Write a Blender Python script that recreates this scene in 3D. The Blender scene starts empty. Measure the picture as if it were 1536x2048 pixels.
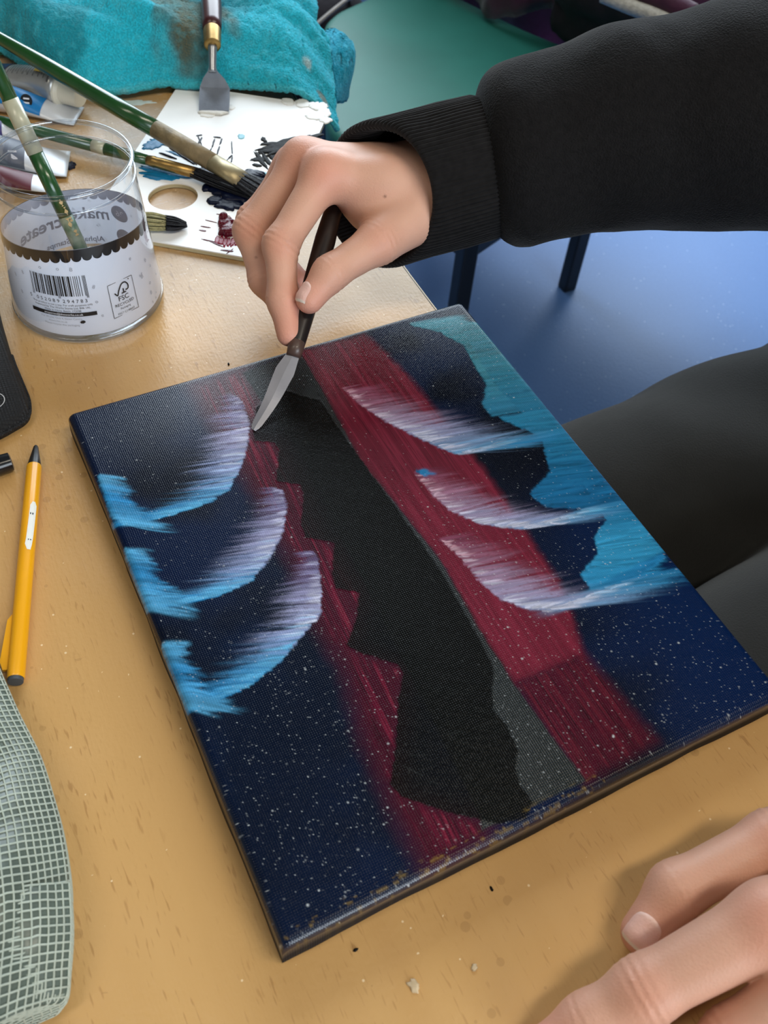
import bpy, bmesh, math, random
import numpy as np
from mathutils import Vector, Matrix

random.seed(7)
rng = np.random.default_rng(11)
scene = bpy.context.scene
COL = scene.collection
PI = math.pi

# ------------------------------------------------------------------ camera
# world: metres, table top is z = 0, x runs along the canvas' far edge, y away from the camera
RW = np.array([[0.8921, -0.4477, 0.0608], [-0.3193, -0.7199, -0.6163], [0.3196, 0.5304, -0.7852]])
_u, _s, _v = np.linalg.svd(RW); RW = _u @ _v
CAM = np.array([-0.0240, -0.3861, 0.3942])
FPX = 1850.0
cam_data = bpy.data.cameras.new('camera')
cam = bpy.data.objects.new('camera', cam_data); COL.objects.link(cam)
mw = Matrix.Identity(4)
for i in range(3):
    mw[i][0] = RW[0][i]; mw[i][1] = -RW[1][i]; mw[i][2] = -RW[2][i]; mw[i][3] = CAM[i]
cam.matrix_world = mw
cam_data.sensor_fit = 'HORIZONTAL'; cam_data.sensor_width = 36.0
cam_data.lens = FPX * 36.0 / 1536.0
cam_data.clip_start = 0.01; cam_data.clip_end = 60
cam_data.dof.use_dof = True; cam_data.dof.focus_distance = 0.50; cam_data.dof.aperture_fstop = 22
scene.camera = cam

# ------------------------------------------------------------------ world, lights, exposure
scene.view_settings.view_transform = 'Standard'
scene.view_settings.look = 'None'
scene.view_settings.gamma = 1.0
scene.view_settings.use_curve_mapping = False
scene.view_settings.exposure = 0.0
world = bpy.data.worlds.new('daylight'); scene.world = world
world.use_nodes = True
world.node_tree.nodes['Background'].inputs[0].default_value = (0.62, 0.78, 1.0, 1)
world.node_tree.nodes['Background'].inputs[1].default_value = 0.6

def area(name, loc, target, sx, sy, watts, color):
    l = bpy.data.lights.new(name, 'AREA'); l.shape = 'RECTANGLE'; l.size = sx; l.size_y = sy
    l.energy = watts; l.color = color
    o = bpy.data.objects.new(name, l); COL.objects.link(o)
    o.location = loc
    o.rotation_euler = (Vector(target) - Vector(loc)).to_track_quat('-Z', 'Y').to_euler()
    return o
# daylight coming in through the big window of the far wall
area('window_daylight', (1.75, 1.90, 0.99), (1.70, 0.0, 0.25), 2.9, 1.6, 122, (0.80, 0.91, 1.0))
# weaker daylight from the smaller window behind the camera
area('rear_window_daylight', (0.6, -2.90, 0.95), (0.4, 0.0, 0.3), 1.9, 1.3, 62, (0.84, 0.93, 1.0))
# ceiling lamp tubes (the fixtures themselves are built further down)
LAMPS = [(0.75, -0.95, 1.86), (-0.9, -0.2, 1.86)]
for _l, _w in zip(LAMPS, (16, 5)):
    area('ceiling_lamp_light', (_l[0], _l[1], _l[2] - 0.012), (_l[0], _l[1], 0), 1.15, 0.26, _w, (1.0, 0.89, 0.70))
for k, v in (('max_bounces', 9), ('diffuse_bounces', 4), ('glossy_bounces', 4), ('transmission_bounces', 6),
             ('transparent_max_bounces', 16), ('sample_clamp_indirect', 3.0), ('caustics_reflective', False), ('caustics_refractive', False)):
    setattr(scene.cycles, k, v)

# ------------------------------------------------------------------ helpers
def V3(*a): return np.array(a, float)
def ray(u, v): return RW.T @ V3((u - 768) / FPX, (v - 1024) / FPX, 1.0)
def px(u, v, z=0.0):            # where the sight line through a photo point meets the level z
    d = ray(u, v); return CAM + d * ((z - CAM[2]) / d[2])
def at(u, v, dep): return CAM + ray(u, v) * dep

def S(r, g, b):
    out = []
    for c in (r, g, b):
        c = c / 255.0
        out.append(c / 12.92 if c <= 0.04045 else ((c + 0.055) / 1.055) ** 2.4)
    return tuple(out)

ORG = {}
def tag(o, label=None, cat=None, group=None, kind=None):
    if label: o['label'] = label
    if cat: o['category'] = cat
    if group: o['group'] = group
    if kind: o['kind'] = kind
    return o
def thing(name, label, cat, origin=(0, 0, 0), group=None):
    o = bpy.data.objects.new(name, None); COL.objects.link(o)
    o.empty_display_size = 0.02; o.location = Vector(origin)
    ORG[o.name] = np.array(origin, float)
    return tag(o, label, cat, group)
def mesh_from(name, V, F):
    me = bpy.data.meshes.new(name)
    if isinstance(F, np.ndarray):
        n, k = F.shape
        me.vertices.add(len(V)); me.vertices.foreach_set('co', np.asarray(V, np.float32).ravel())
        me.loops.add(n * k); me.loops.foreach_set('vertex_index', F.astype(np.int32).ravel())
        me.polygons.add(n); me.polygons.foreach_set('loop_start', np.arange(0, n * k, k, dtype=np.int32))
        me.update(calc_edges=True)
    else:
        me.from_pydata([tuple(map(float, v)) for v in V], [], [tuple(int(i) for i in f) for f in F])
        me.update()
    return me
def part(name, VF, mat, parent=None, smooth=True, label=None, angle=None):
    V, F = VF
    V = np.asarray(V, float).reshape(-1, 3)
    org = ORG[parent.name] if parent is not None else V3(0, 0, 0)
    me = mesh_from(name, V - org, F)
    if smooth:
        me.polygons.foreach_set('use_smooth', np.ones(len(me.polygons), bool))
        if angle: 
            me.set_sharp_from_angle(angle=math.radians(angle))
    if mat is not None: me.materials.append(mat)
    o = bpy.data.objects.new(name, me); COL.objects.link(o)
    if parent is not None: o.parent = parent
    ORG[o.name] = org
    if label: o['label'] = label
    return o
def solo(name, VF, mat, label, cat, group=None, smooth=True, kind=None, angle=None):
    """a thing that is one mesh: origin at its base"""
    V, F = VF; V = np.asarray(V, float).reshape(-1, 3)
    base = V3(V[:, 0].mean(), V[:, 1].mean(), V[:, 2].min())
    o = part(name, (V - base, F), mat, None, smooth, None, angle)
    o.location = Vector(base); ORG[o.name] = base
    return tag(o, label, cat, group, kind)
def structure(name, VF, mat, smooth=False):
    o = part(name, VF, mat, None, smooth); o['kind'] = 'structure'; return o

def join(*parts):
    V = []; F = []; n = 0
    for v, f in parts:
        v = np.asarray(v, float).reshape(-1, 3); V.append(v)
        F += [tuple(int(i) + n for i in q) for q in f]; n += len(v)
    return np.concatenate(V), F
def norm(v): v = np.asarray(v, float); return v / (np.linalg.norm(v) + 1e-12)
def frame(d, up=(0, 0, 1)):
    d = norm(d); up = np.asarray(up, float)
    if abs(d @ norm(up)) > 0.98: up = V3(1, 0, 0)
    s = norm(np.cross(d, up)); u = np.cross(s, d)
    return d, s, u
def loft(rings, cap0=True, cap1=True, closed=True):
    n = len(rings[0]); V = np.concatenate([np.asarray(r, float) for r in rings]); F = []
    for i in range(len(rings) - 1):
        for j in range(n if closed else n - 1):
            k = (j + 1) % n
            F.append((i * n + j, i * n + k, (i + 1) * n + k, (i + 1) * n + j))
    if cap0: F.append(tuple(range(n - 1, -1, -1)))
    if cap1: F.append(tuple((len(rings) - 1) * n + j for j in range(n)))
    return V, F
def ring(c, s, u, a, b=None, n=20, p=2.0):
    b = a if b is None else b
    t = np.linspace(0, 2 * PI, n, endpoint=False)
    ct, st = np.cos(t), np.sin(t)
    x = np.sign(ct) * np.abs(ct) ** (2 / p) * a; y = np.sign(st) * np.abs(st) ** (2 / p) * b
    return np.asarray(c, float) + x[:, None] * s + y[:, None] * u
def rod(A, B, prof, n=20, up=(0, 0, 1), flat=None):
    """turned body from A to B; prof = [(t, radius)] or [(t, a, b)]"""
    A = np.asarray(A, float); B = np.asarray(B, float); d, s, u = frame(B - A, up)
    return loft([ring(A + (B - A) * q[0], s, u, q[1], q[2] if len(q) > 2 else q[1], n) for q in prof])
def tube(path, rad, n=14, up=(0, 0, 1), ratio=1.0):
    P = np.asarray(path, float); m = len(P); rad = np.broadcast_to(rad, (m,))
    T = np.gradient(P, axis=0); d, s, u = frame(T[0], up); R = []
    for i in range(m):
        t = norm(T[i]); s = norm(s - t * (s @ t)); u = np.cross(s, t)
        R.append(ring(P[i], s, u, rad[i], rad[i] * ratio, n))
    return loft(R)
def bez(P, n=24):      # Catmull-Rom through points
    P = np.asarray(P, float); Q = np.vstack([2 * P[0] - P[1], P, 2 * P[-1] - P[-2]]); out = []
    m = len(P) - 1
    for i in range(m):
        k = max(2, n // m)
        for t in np.linspace(0, 1, k, endpoint=(i == m - 1)):
            a, b, c, e = Q[i:i + 4]
            out.append(.5 * (2 * b + (c - a) * t + (2 * a - 5 * b + 4 * c - e) * t * t + (3 * b - a - 3 * c + e) * t ** 3))
    return np.array(out)
def prism(poly, z0, z1, bev=0.0, holes=None):
    """level outline (n x 2) pulled from z0 up to z1 with a small bevel on the top rim"""
    poly = np.asarray(poly, float)
    c = poly.mean(0); n = len(poly)
    def inset(q, d):
        a = np.roll(q, 1, 0); b = np.roll(q, -1, 0)
        e1 = q - a; e2 = b - q
        e1 /= np.linalg.norm(e1, axis=1)[:, None] + 1e-12; e2 /= np.linalg.norm(e2, axis=1)[:, None] + 1e-12
        nn = np.c_[-e1[:, 1], e1[:, 0]] + np.c_[-e2[:, 1], e2[:, 0]]
        nn /= np.linalg.norm(nn, axis=1)[:, None] + 1e-12
        return q + nn * d
    area2 = np.sum(poly[:, 0] * np.roll(poly[:, 1], -1) - np.roll(poly[:, 0], -1) * poly[:, 1])
    if area2 < 0: poly = poly[::-1].copy()
    R = [np.c_[poly, np.full(n, z0)]]
    if bev > 0:
        for k in range(4):
            a = k / 3 * PI / 2
            R.append(np.c_[inset(poly, bev * (1 - math.cos(a))), np.full(n, z1 - bev + bev * math.sin(a))])
    else: R.append(np.c_[poly, np.full(n, z1)])
    return loft(R)
def round_poly(pts, r, n=6):
    pts = np.asarray(pts, float); m = len(pts); out = []
    for i in range(m):
        p = pts[i]; a = pts[i - 1]; b = pts[(i + 1) % m]
        d1 = norm(a - p); d2 = norm(b - p)
        rr = min(r if np.isscalar(r) else r[i], .48 * np.linalg.norm(a - p), .48 * np.linalg.norm(b - p))
        for t in np.linspace(0, 1, n):
            A = p + d1 * rr; B = p + d2 * rr
            out.append((1 - t) ** 2 * A + 2 * t * (1 - t) * p + t * t * B)
    return np.array(out)
def box(c, size, bev=0.0, R=None, seg=2):
    bm = bmesh.new(); bmesh.ops.create_cube(bm, size=1.0)
    for v in bm.verts: v.co = Vector((v.co.x * size[0], v.co.y * size[1], v.co.z * size[2]))
    if bev > 0: bmesh.ops.bevel(bm, geom=list(bm.edges), offset=bev, segments=seg, affect='EDGES', profile=0.5)
    bm.verts.index_update()
    V = np.array([v.co[:] for v in bm.verts]); F = [tuple(v.index for v in f.verts) for f in bm.faces]; bm.free()
    if R is not None: V = V @ np.asarray(R).T
    return V + np.asarray(c, float), F
def rotz(a): c, s = math.cos(a), math.sin(a); return np.array([[c, -s, 0], [s, c, 0], [0, 0, 1]])

# value noise ------------------------------------------------------------
_LAT = rng.random((256, 256)).astype(np.float32)
def vnoise(x, y, seed=0):
    x = np.asarray(x, np.float32) + seed * 17.31; y = np.asarray(y, np.float32) + seed * 9.73
    xi = np.floor(x).astype(int); yi = np.floor(y).astype(int); fx = x - xi; fy = y - yi
    fx = fx * fx * (3 - 2 * fx); fy = fy * fy * (3 - 2 * fy)
    g = lambda i, j: _LAT[(xi + i) & 255, (yi + j) & 255]
    return (g(0, 0) * (1 - fx) + g(1, 0) * fx) * (1 - fy) + (g(0, 1) * (1 - fx) + g(1, 1) * fx) * fy
def fbm(x, y, o=4, seed=0):
    a = 0; amp = .5; tot = 0
    for k in range(o):
        a = a + amp * vnoise(np.asarray(x) * 2 ** k, np.asarray(y) * 2 ** k, seed + k * 3); tot += amp; amp *= .5
    return a / tot
def sstep(a, b, x):
    t = np.clip((x - a) / (b - a), 0, 1); return t * t * (3 - 2 * t)
def vfbm3(P, sc, seed=0):
    return (fbm(P[..., 0] * sc, P[..., 1] * sc, 3, seed) + fbm(P[..., 1] * sc, P[..., 2] * sc, 3, seed + 5) + fbm(P[..., 2] * sc, P[..., 0] * sc, 3, seed + 9)) / 3

# distance-field modelling (continuous organic surfaces) -----------------
def cone_sd(P, a, b, ra, rb):
    a = np.asarray(a, np.float32); b = np.asarray(b, np.float32); ba = b - a
    pa = P - a; h = np.clip((pa @ ba) / float(ba @ ba), 0, 1)
    return np.linalg.norm(pa - h[..., None] * ba, axis=-1) - (ra + (rb - ra) * h)
def ell_sd(P, c, r, R=None):
    q = P - np.asarray(c, np.float32)
    if R is not None: q = q @ np.asarray(R, np.float32)
    r = np.asarray(r, np.float32); k = np.linalg.norm(q / r, axis=-1)
    return (k - 1) * float(r.min())
def smin(a, b, k):
    h = np.clip(k - np.abs(a - b), 0, None) / k
    return np.minimum(a, b) - h * h * k * .25
def nets(fn, lo, hi, h, slack=.012):
    """naive surface nets of fn(P) < 0 inside the box lo..hi"""
    lo = np.asarray(lo, float); n = np.ceil((np.asarray(hi) - lo) / h).astype(int) + 1
    ax = [lo[i] + h * np.arange(n[i]) for i in range(3)]
    F = np.empty(n, np.float32); bs = 14; rad = h * bs * .5 * 1.75
    for i in range(0, n[0], bs):
        for j in range(0, n[1], bs):
            ck = np.arange(0, n[2], bs)
            cen = np.stack([np.full(len(ck), ax[0][0] + h * (i + bs / 2)), np.full(len(ck), ax[1][0] + h * (j + bs / 2)), ax[2][0] + h * (ck + bs / 2)], -1).astype(np.float32)
            fc = fn(cen[:, None])[:, 0]
            for k, f0 in zip(ck, fc):
                if abs(f0) > rad * 1.1 + slack: F[i:i + bs, j:j + bs, k:k + bs] = f0; continue
                X, Y, Z = np.meshgrid(ax[0][i:i + bs], ax[1][j:j + bs], ax[2][k:k + bs], indexing='ij')
                F[i:i + bs, j:j + bs, k:k + bs] = fn(np.stack([X, Y, Z], -1).astype(np.float32))
    m = n - 1
    cnt = np.zeros(m, np.float32); acc = np.zeros(tuple(m) + (3,), np.float32)
    I = np.stack(np.meshgrid(*[np.arange(k) for k in m], indexing='ij'), -1).astype(np.float32)
    offs = [(i, j, k) for i in (0, 1) for j in (0, 1) for k in (0, 1)]
    sl = lambda o: F[o[0]:o[0] + m[0], o[1]:o[1] + m[1], o[2]:o[2] + m[2]]
    for o in offs:
        for axn in range(3):
            if o[axn]: continue
            q = list(o); q[axn] = 1; A = sl(o); B = sl(q); cr = (A < 0) != (B < 0)
            t = np.where(cr, A / np.where(cr, A - B, 1), 0)
            cnt += cr
            for d in range(3):
                acc[..., d] += cr * (o[d] + (t if d == axn else 0))
    act = cnt > 0
    idx = -np.ones(m, np.int64); idx[act] = np.arange(act.sum())
    V = (I[act] + acc[act] / cnt[act][:, None]) * h + lo
    Q = []
    for axn in range(3):
        b, c = (axn + 1) % 3, (axn + 2) % 3
        s0 = [slice(None)] * 3; s1 = [slice(None)] * 3
        s0[axn] = slice(0, n[axn] - 1); s1[axn] = slice(1, n[axn])
        for d in (b, c): s0[d] = slice(1, n[d] - 1); s1[d] = slice(1, n[d] - 1)
        A = F[tuple(s0)] < 0; B = F[tuple(s1)] < 0
        for flip, msk in ((False, A & ~B), (True, ~A & B)):
            e = np.argwhere(msk); 
            if not len(e): continue
            e[:, b] += 1; e[:, c] += 1
            def cell(db, dc):
                f = e.copy(); f[:, b] += db; f[:, c] += dc; return idx[f[:, 0], f[:, 1], f[:, 2]]
            q = np.stack([cell(-1, -1), cell(0, -1), cell(0, 0), cell(-1, 0)], 1)
            Q.append(q[:, ::-1] if flip else q)
    Q = np.concatenate(Q)
    return V, Q
def relax(V, Q, it=2, lam=.5):
    E = np.concatenate([Q[:, [0, 1]], Q[:, [1, 2]], Q[:, [2, 3]], Q[:, [3, 0]]])
    E = np.concatenate([E, E[:, ::-1]])
    deg = np.bincount(E[:, 0], minlength=len(V))[:, None]
    for _ in range(it):
        S_ = np.stack([np.bincount(E[:, 0], weights=V[E[:, 1], d], minlength=len(V)) for d in range(3)], 1)
        V = V + lam * (S_ / deg - V)
    return V

# ------------------------------------------------------------------ materials
def nodes_of(m): m.use_nodes = True; return m.node_tree, m.node_tree.nodes['Principled BSDF']
def M(name, col, rough=.5, metal=0., spec=.5, var=None, bump=None, col2=None, sheen=0., coat=0., alpha=None):
    """principled material; var=(scale, amount[, stretch]) breaks up the colour; bump=(scale, distance[, stretch])"""
    m = bpy.data.materials.new(name); nt, b = nodes_of(m); N = nt.nodes; L = nt.links
    b.inputs['Base Color'].default_value = (*col, 1); b.inputs['Roughness'].default_value = rough
    b.inputs['Metallic'].default_value = metal; b.inputs['Specular IOR Level'].default_value = spec
    if sheen: b.inputs['Sheen Weight'].default_value = sheen
    if coat: b.inputs['Coat Weight'].default_value = coat; b.inputs['Coat Roughness'].default_value = .15
    def tex(scale, stretch, detail=3):
        tc = N.new('ShaderNodeTexCoord'); mp = N.new('ShaderNodeMapping'); nz = N.new('ShaderNodeTexNoise')
        mp.inputs['Scale'].default_value = stretch or (1, 1, 1)
        nz.inputs['Scale'].default_value = scale; nz.inputs['Detail'].default_value = detail
        L.new(tc.outputs['Object'], mp.inputs[0]); L.new(mp.outputs[0], nz.inputs['Vector']); return nz
    if var:
        nz = tex(var[0], var[2] if len(var) > 2 else None); rp = N.new('ShaderNodeValToRGB')
        c2 = col2 or tuple(c * (1 - var[1]) for c in col)
        rp.color_ramp.elements[0].color = (*c2, 1); rp.color_ramp.elements[1].color = (*col, 1)
        rp.color_ramp.elements[0].position = .35; rp.color_ramp.elements[1].position = .65
        L.new(nz.outputs['Fac'], rp.inputs[0]); L.new(rp.outputs[0], b.inputs['Base Color'])
    if bump:
        nz = tex(bump[0], bump[2] if len(bump) > 2 else None, 4); bp = N.new('ShaderNodeBump')
        bp.inputs['Distance'].default_value = bump[1]; bp.inputs['Strength'].default_value = 1
        L.new(nz.outputs['Fac'], bp.inputs['Height']); L.new(bp.outputs[0], b.inputs['Normal'])
    return m
def attr_color(m, name='paint'):
    nt, b = nodes_of(m); a = nt.nodes.new('ShaderNodeAttribute'); a.attribute_name = name
    nt.links.new(a.outputs['Color'], b.inputs['Base Color']); return a
def set_color(o, C, name='paint'):
    me = o.data; a = me.color_attributes.new(name, 'FLOAT_COLOR', 'POINT')
    C = np.asarray(C, np.float32)
    if C.shape[1] == 3: C = np.c_[C, np.ones(len(C), np.float32)]
    a.data.foreach_set('color', C.ravel())
def set_float(o, x, name):
    a = o.data.attributes.new(name, 'FLOAT', 'POINT'); a.data.foreach_set('value', np.asarray(x, np.float32))
def math_node(N, L, op, a, b=None, clamp=False):
    n = N.new('ShaderNodeMath'); n.operation = op; n.use_clamp = clamp
    for i, v in enumerate((a, b)):
        if v is None: continue
        if isinstance(v, (int, float)): n.inputs[i].default_value = v
        else: L.new(v, n.inputs[i])
    return n.outputs[0]
def ramp(N, L, fac, stops):
    r = N.new('ShaderNodeValToRGB'); e = r.color_ramp.elements
    e[0].position, e[1].position = stops[0][0], stops[-1][0]
    e[0].color = (*stops[0][1], 1); e[1].color = (*stops[-1][1], 1)
    for p, c in stops[1:-1]:
        q = e.new(p); q.color = (*c, 1)
    L.new(fac, r.inputs[0]); return r.outputs[0]
def mixc(N, L, fac, a, b):
    n = N.new('ShaderNodeMix'); n.data_type = 'RGBA'
    for i, v in ((0, fac), (6, a), (7, b)):
        if isinstance(v, (int, float)): n.inputs[i].default_value = v
        elif isinstance(v, tuple): n.inputs[i].default_value = (*v, 1)
        else: L.new(v, n.inputs[i])
    return n.outputs[2]
def noise_node(N, L, scale, stretch=(1, 1, 1), detail=3, off=(0, 0, 0), coord='Object'):
    tc = N.new('ShaderNodeTexCoord'); mp = N.new('ShaderNodeMapping'); nz = N.new('ShaderNodeTexNoise')
    mp.inputs['Scale'].default_value = stretch; mp.inputs['Location'].default_value = off
    nz.inputs['Scale'].default_value = scale; nz.inputs['Detail'].default_value = detail
    L.new(tc.outputs[coord], mp.inputs[0]); L.new(mp.outputs[0], nz.inputs['Vector']); return nz.outputs['Fac']
def clear_plastic(name, tint=(1, 1, 1), refl=.5, rough=.03):
    m = bpy.data.materials.new(name); m.use_nodes = True; nt = m.node_tree; N = nt.nodes; L = nt.links; N.clear()
    out = N.new('ShaderNodeOutputMaterial'); tr = N.new('ShaderNodeBsdfTransparent'); gl = N.new('ShaderNodeBsdfGlossy')
    tr.inputs[0].default_value = (*tint, 1); gl.inputs['Roughness'].default_value = rough; gl.inputs[0].default_value = (1, 1, 1, 1)
    lw = N.new('ShaderNodeLayerWeight'); lw.inputs['Blend'].default_value = .5
    fc = math_node(N, L, 'POWER', lw.outputs['Facing'], 4.0)
    mx = N.new('ShaderNodeMixShader'); L.new(math_node(N, L, 'MULTIPLY', math_node(N, L, 'ADD', math_node(N, L, 'MULTIPLY', fc, .8), .05), refl * 2, True), mx.inputs[0])
    L.new(tr.outputs[0], mx.inputs[1]); L.new(gl.outputs[0], mx.inputs[2]); L.new(mx.outputs[0], out.inputs[0]); return m

BLACK_METAL = M('black_metal', S(18, 19, 21), .4, .0, .5, bump=(900, .0001))
STEEL = M('brushed_steel', S(176, 180, 186), .32, .9, .5, var=(60, .12, (1, 1, 1)))

# ================================================================== THE ROOM
FZ = -0.71            # floor level
def plane_box(x0, x1, y0, y1, z0, z1): return box(((x0 + x1) / 2, (y0 + y1) / 2, (z0 + z1) / 2), (x1 - x0, y1 - y0, z1 - z0))

m = bpy.data.materials.new('blue_vinyl_floor'); nt, b = nodes_of(m); N, L = nt.nodes, nt.links
big = noise_node(N, L, 3.0, detail=2); fine = noise_node(N, L, 260, detail=2)
c = mixc(N, L, big, S(84, 120, 176), S(94, 132, 188))
c = mixc(N, L, math_node(N, L, 'MULTIPLY', fine, .25), c, S(52, 82, 132))
sp = N.new('ShaderNodeTexVoronoi'); sp.inputs['Scale'].default_value = 95; sp.feature = 'F1'
tc = N.new('ShaderNodeTexCoord'); L.new(tc.outputs['Object'], sp.inputs['Vector'])
pick = math_node(N, L, 'GREATER_THAN', noise_node(N, L, 60, detail=0, off=(3, 1, 0)), .6)
dot = math_node(N, L, 'MULTIPLY', math_node(N, L, 'LESS_THAN', sp.outputs['Distance'], .13), pick)
c = mixc(N, L, math_node(N, L, 'MULTIPLY', dot, .6), c, S(170, 195, 225))
L.new(c, b.inputs['Base Color']); b.inputs['Roughness'].default_value = .42; b.inputs['Specular IOR Level'].default_value = .35
bp = N.new('ShaderNodeBump'); bp.inputs['Distance'].default_value = .0004; L.new(fine, bp.inputs['Height']); L.new(bp.outputs[0], b.inputs['Normal'])
MAT_FLOOR = m
MAT_WALL = M('painted_wall', S(150, 146, 138), .8, var=(4, .05), bump=(120, .0005))
MAT_CEIL = M('ceiling_tile', S(112, 110, 106), .9, var=(6, .04))
MAT_FRAME = M('white_window_frame', S(225, 226, 226), .4, var=(20, .03))
RX0, RX1, RY0, RY1, RZ1 = -2.2, 3.7, -3.0, 2.0, 1.95
structure('floor', plane_box(RX0, RX1, RY0, RY1, FZ - .08, FZ), MAT_FLOOR)
structure('ceiling', plane_box(RX0, RX1, RY0, RY1, RZ1, RZ1 + .08), MAT_CEIL)
structure('wall_left', plane_box(RX0 - .1, RX0, RY0, RY1, FZ, RZ1), MAT_WALL)
structure('wall_right', plane_box(RX1, RX1 + .1, RY0, RY1, FZ, RZ1), MAT_WALL)
NX0, NX1, NZ0, NZ1 = -.40, 1.60, .25, 1.65
structure('wall_near', join(plane_box(RX0, NX0, RY0 - .1, RY0, FZ, RZ1), plane_box(NX1, RX1, RY0 - .1, RY0, FZ, RZ1), plane_box(NX0, NX1, RY0 - .1, RY0, FZ, NZ0), plane_box(NX0, NX1, RY0 - .1, RY0, NZ1, RZ1)), MAT_WALL)
WX0, WX1, WZ0, WZ1 = .25, 3.25, .18, 1.86
structure('wall_far', join(plane_box(RX0, WX0, RY1, RY1 + .12, FZ, RZ1), plane_box(WX1, RX1, RY1, RY1 + .12, FZ, RZ1),
                           plane_box(WX0, WX1, RY1, RY1 + .12, FZ, WZ0), plane_box(WX0, WX1, RY1, RY1 + .12, WZ1, RZ1)), MAT_WALL)
MAT_PANE = clear_plastic('window_glass', (1, 1, 1), .5, .01)
for k in range(3):
    a = WX0 + k * (WX1 - WX0) / 3; e = WX0 + (k + 1) * (WX1 - WX0) / 3
    w = structure('window_%d' % (k + 1), join(plane_box(a, a + .05, RY1 + .03, RY1 + .09, WZ0, WZ1), plane_box(e - .05, e, RY1 + .03, RY1 + .09, WZ0, WZ1),
                  plane_box(a + .05, e - .05, RY1 + .03, RY1 + .09, WZ0, WZ0 + .05), plane_box(a + .05, e - .05, RY1 + .03, RY1 + .09, WZ1 - .05, WZ1)), MAT_FRAME)
    part('pane', plane_box(a + .05, e - .05, RY1 + .056, RY1 + .062, WZ0 + .05, WZ1 - .05), MAT_PANE, w, smooth=False)
w = structure('window_4', join(plane_box(NX0, NX0 + .05, RY0 - .08, RY0 - .03, NZ0, NZ1), plane_box(NX1 - .05, NX1, RY0 - .08, RY0 - .03, NZ0, NZ1), plane_box(NX0 + .05, NX1 - .05, RY0 - .08, RY0 - .03, NZ0, NZ0 + .05),
                              plane_box(NX0 + .05, NX1 - .05, RY0 - .08, RY0 - .03, NZ1 - .05, NZ1), plane_box(.575, .625, RY0 - .08, RY0 - .03, NZ0 + .05, NZ1 - .05)), MAT_FRAME)
part('pane', plane_box(NX0 + .05, NX1 - .05, RY0 - .058, RY0 - .052, NZ0 + .05, NZ1 - .05), MAT_PANE, w, smooth=False)
structure('trim_1', plane_box(WX0 - .05, WX1 + .05, RY1 - .12, RY1, WZ0 - .03, WZ0), MAT_FRAME)
structure('baseboard_far', plane_box(RX0, RX1, RY1 - .015, RY1, FZ, FZ + .1), MAT_FRAME)

# ceiling lamps: white tray with a glowing diffuser
MAT_TRAY = M('lamp_tray', S(230, 230, 228), .5, var=(30, .03))
MAT_GLOW = M('lamp_diffuser', S(250, 246, 235), .6, var=(30, .02))
_b = MAT_GLOW.node_tree.nodes['Principled BSDF']; _b.inputs['Emission Color'].default_value = (1, .93, .8, 1); _b.inputs['Emission Strength'].default_value = 3
for (lx, ly, lz), lab in zip(LAMPS, ('long warm ceiling lamp above the painter', 'long warm ceiling lamp over the left end of the table')):
    t = thing('ceiling_lamp', lab, 'lamp', (lx, ly, lz), 'ceiling lamps')
    part('tray', box((lx, ly, lz + .05), (1.25, .34, .08), .01), MAT_TRAY, t, smooth=False)
    part('diffuser', box((lx, ly, lz + .004), (1.2, .3, .012), .003), MAT_GLOW, t, smooth=False)

# ------------------------------------------------------------------ table
m = bpy.data.materials.new('beech_laminate'); nt, b = nodes_of(m); N, L = nt.nodes, nt.links
g1 = noise_node(N, L, 1.0, (42, 3.0, 1), 3); g2 = noise_node(N, L, 1.0, (9, .9, 1), 2, (5, 2, 0))
dash = noise_node(N, L, 1.0, (800, 110, 1), 1, (1, 7, 0)); dashm = noise_node(N, L, 1.0, (60, 9, 1), 2, (9, 3, 0))
c = mixc(N, L, g1, S(180, 136, 80), S(199, 158, 101)); c = mixc(N, L, math_node(N, L, 'MULTIPLY', g2, .6), c, S(204, 163, 106))
dk = math_node(N, L, 'MULTIPLY', ramp(N, L, dash, [(.64, (0, 0, 0)), (.72, (1, 1, 1))]), ramp(N, L, dashm, [(.35, (0, 0, 0)), (.6, (1, 1, 1))]))
c = mixc(N, L, math_node(N, L, 'MULTIPLY', dk, .4), c, S(128, 82, 36))
# scuffs plus grey window sheen painted into the wood colour of the far half
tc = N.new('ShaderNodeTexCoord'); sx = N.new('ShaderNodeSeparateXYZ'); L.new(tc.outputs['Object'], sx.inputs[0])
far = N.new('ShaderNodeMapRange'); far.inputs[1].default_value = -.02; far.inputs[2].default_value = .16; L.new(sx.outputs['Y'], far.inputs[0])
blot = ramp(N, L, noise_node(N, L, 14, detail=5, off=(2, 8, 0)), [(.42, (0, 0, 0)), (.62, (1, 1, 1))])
scuff_sheen = math_node(N, L, 'MULTIPLY', far.outputs[0], blot)
c = mixc(N, L, math_node(N, L, 'MULTIPLY', scuff_sheen, .75), c, S(156, 143, 126))
scr = ramp(N, L, noise_node(N, L, 1.0, (150, 700, 1), 3, (4, 4, 0)), [(.60, (0, 0, 0)), (.68, (1, 1, 1))])
c = mixc(N, L, math_node(N, L, 'MULTIPLY', math_node(N, L, 'MULTIPLY', scr, far.outputs[0]), .3), c, S(214, 208, 200))
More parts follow.
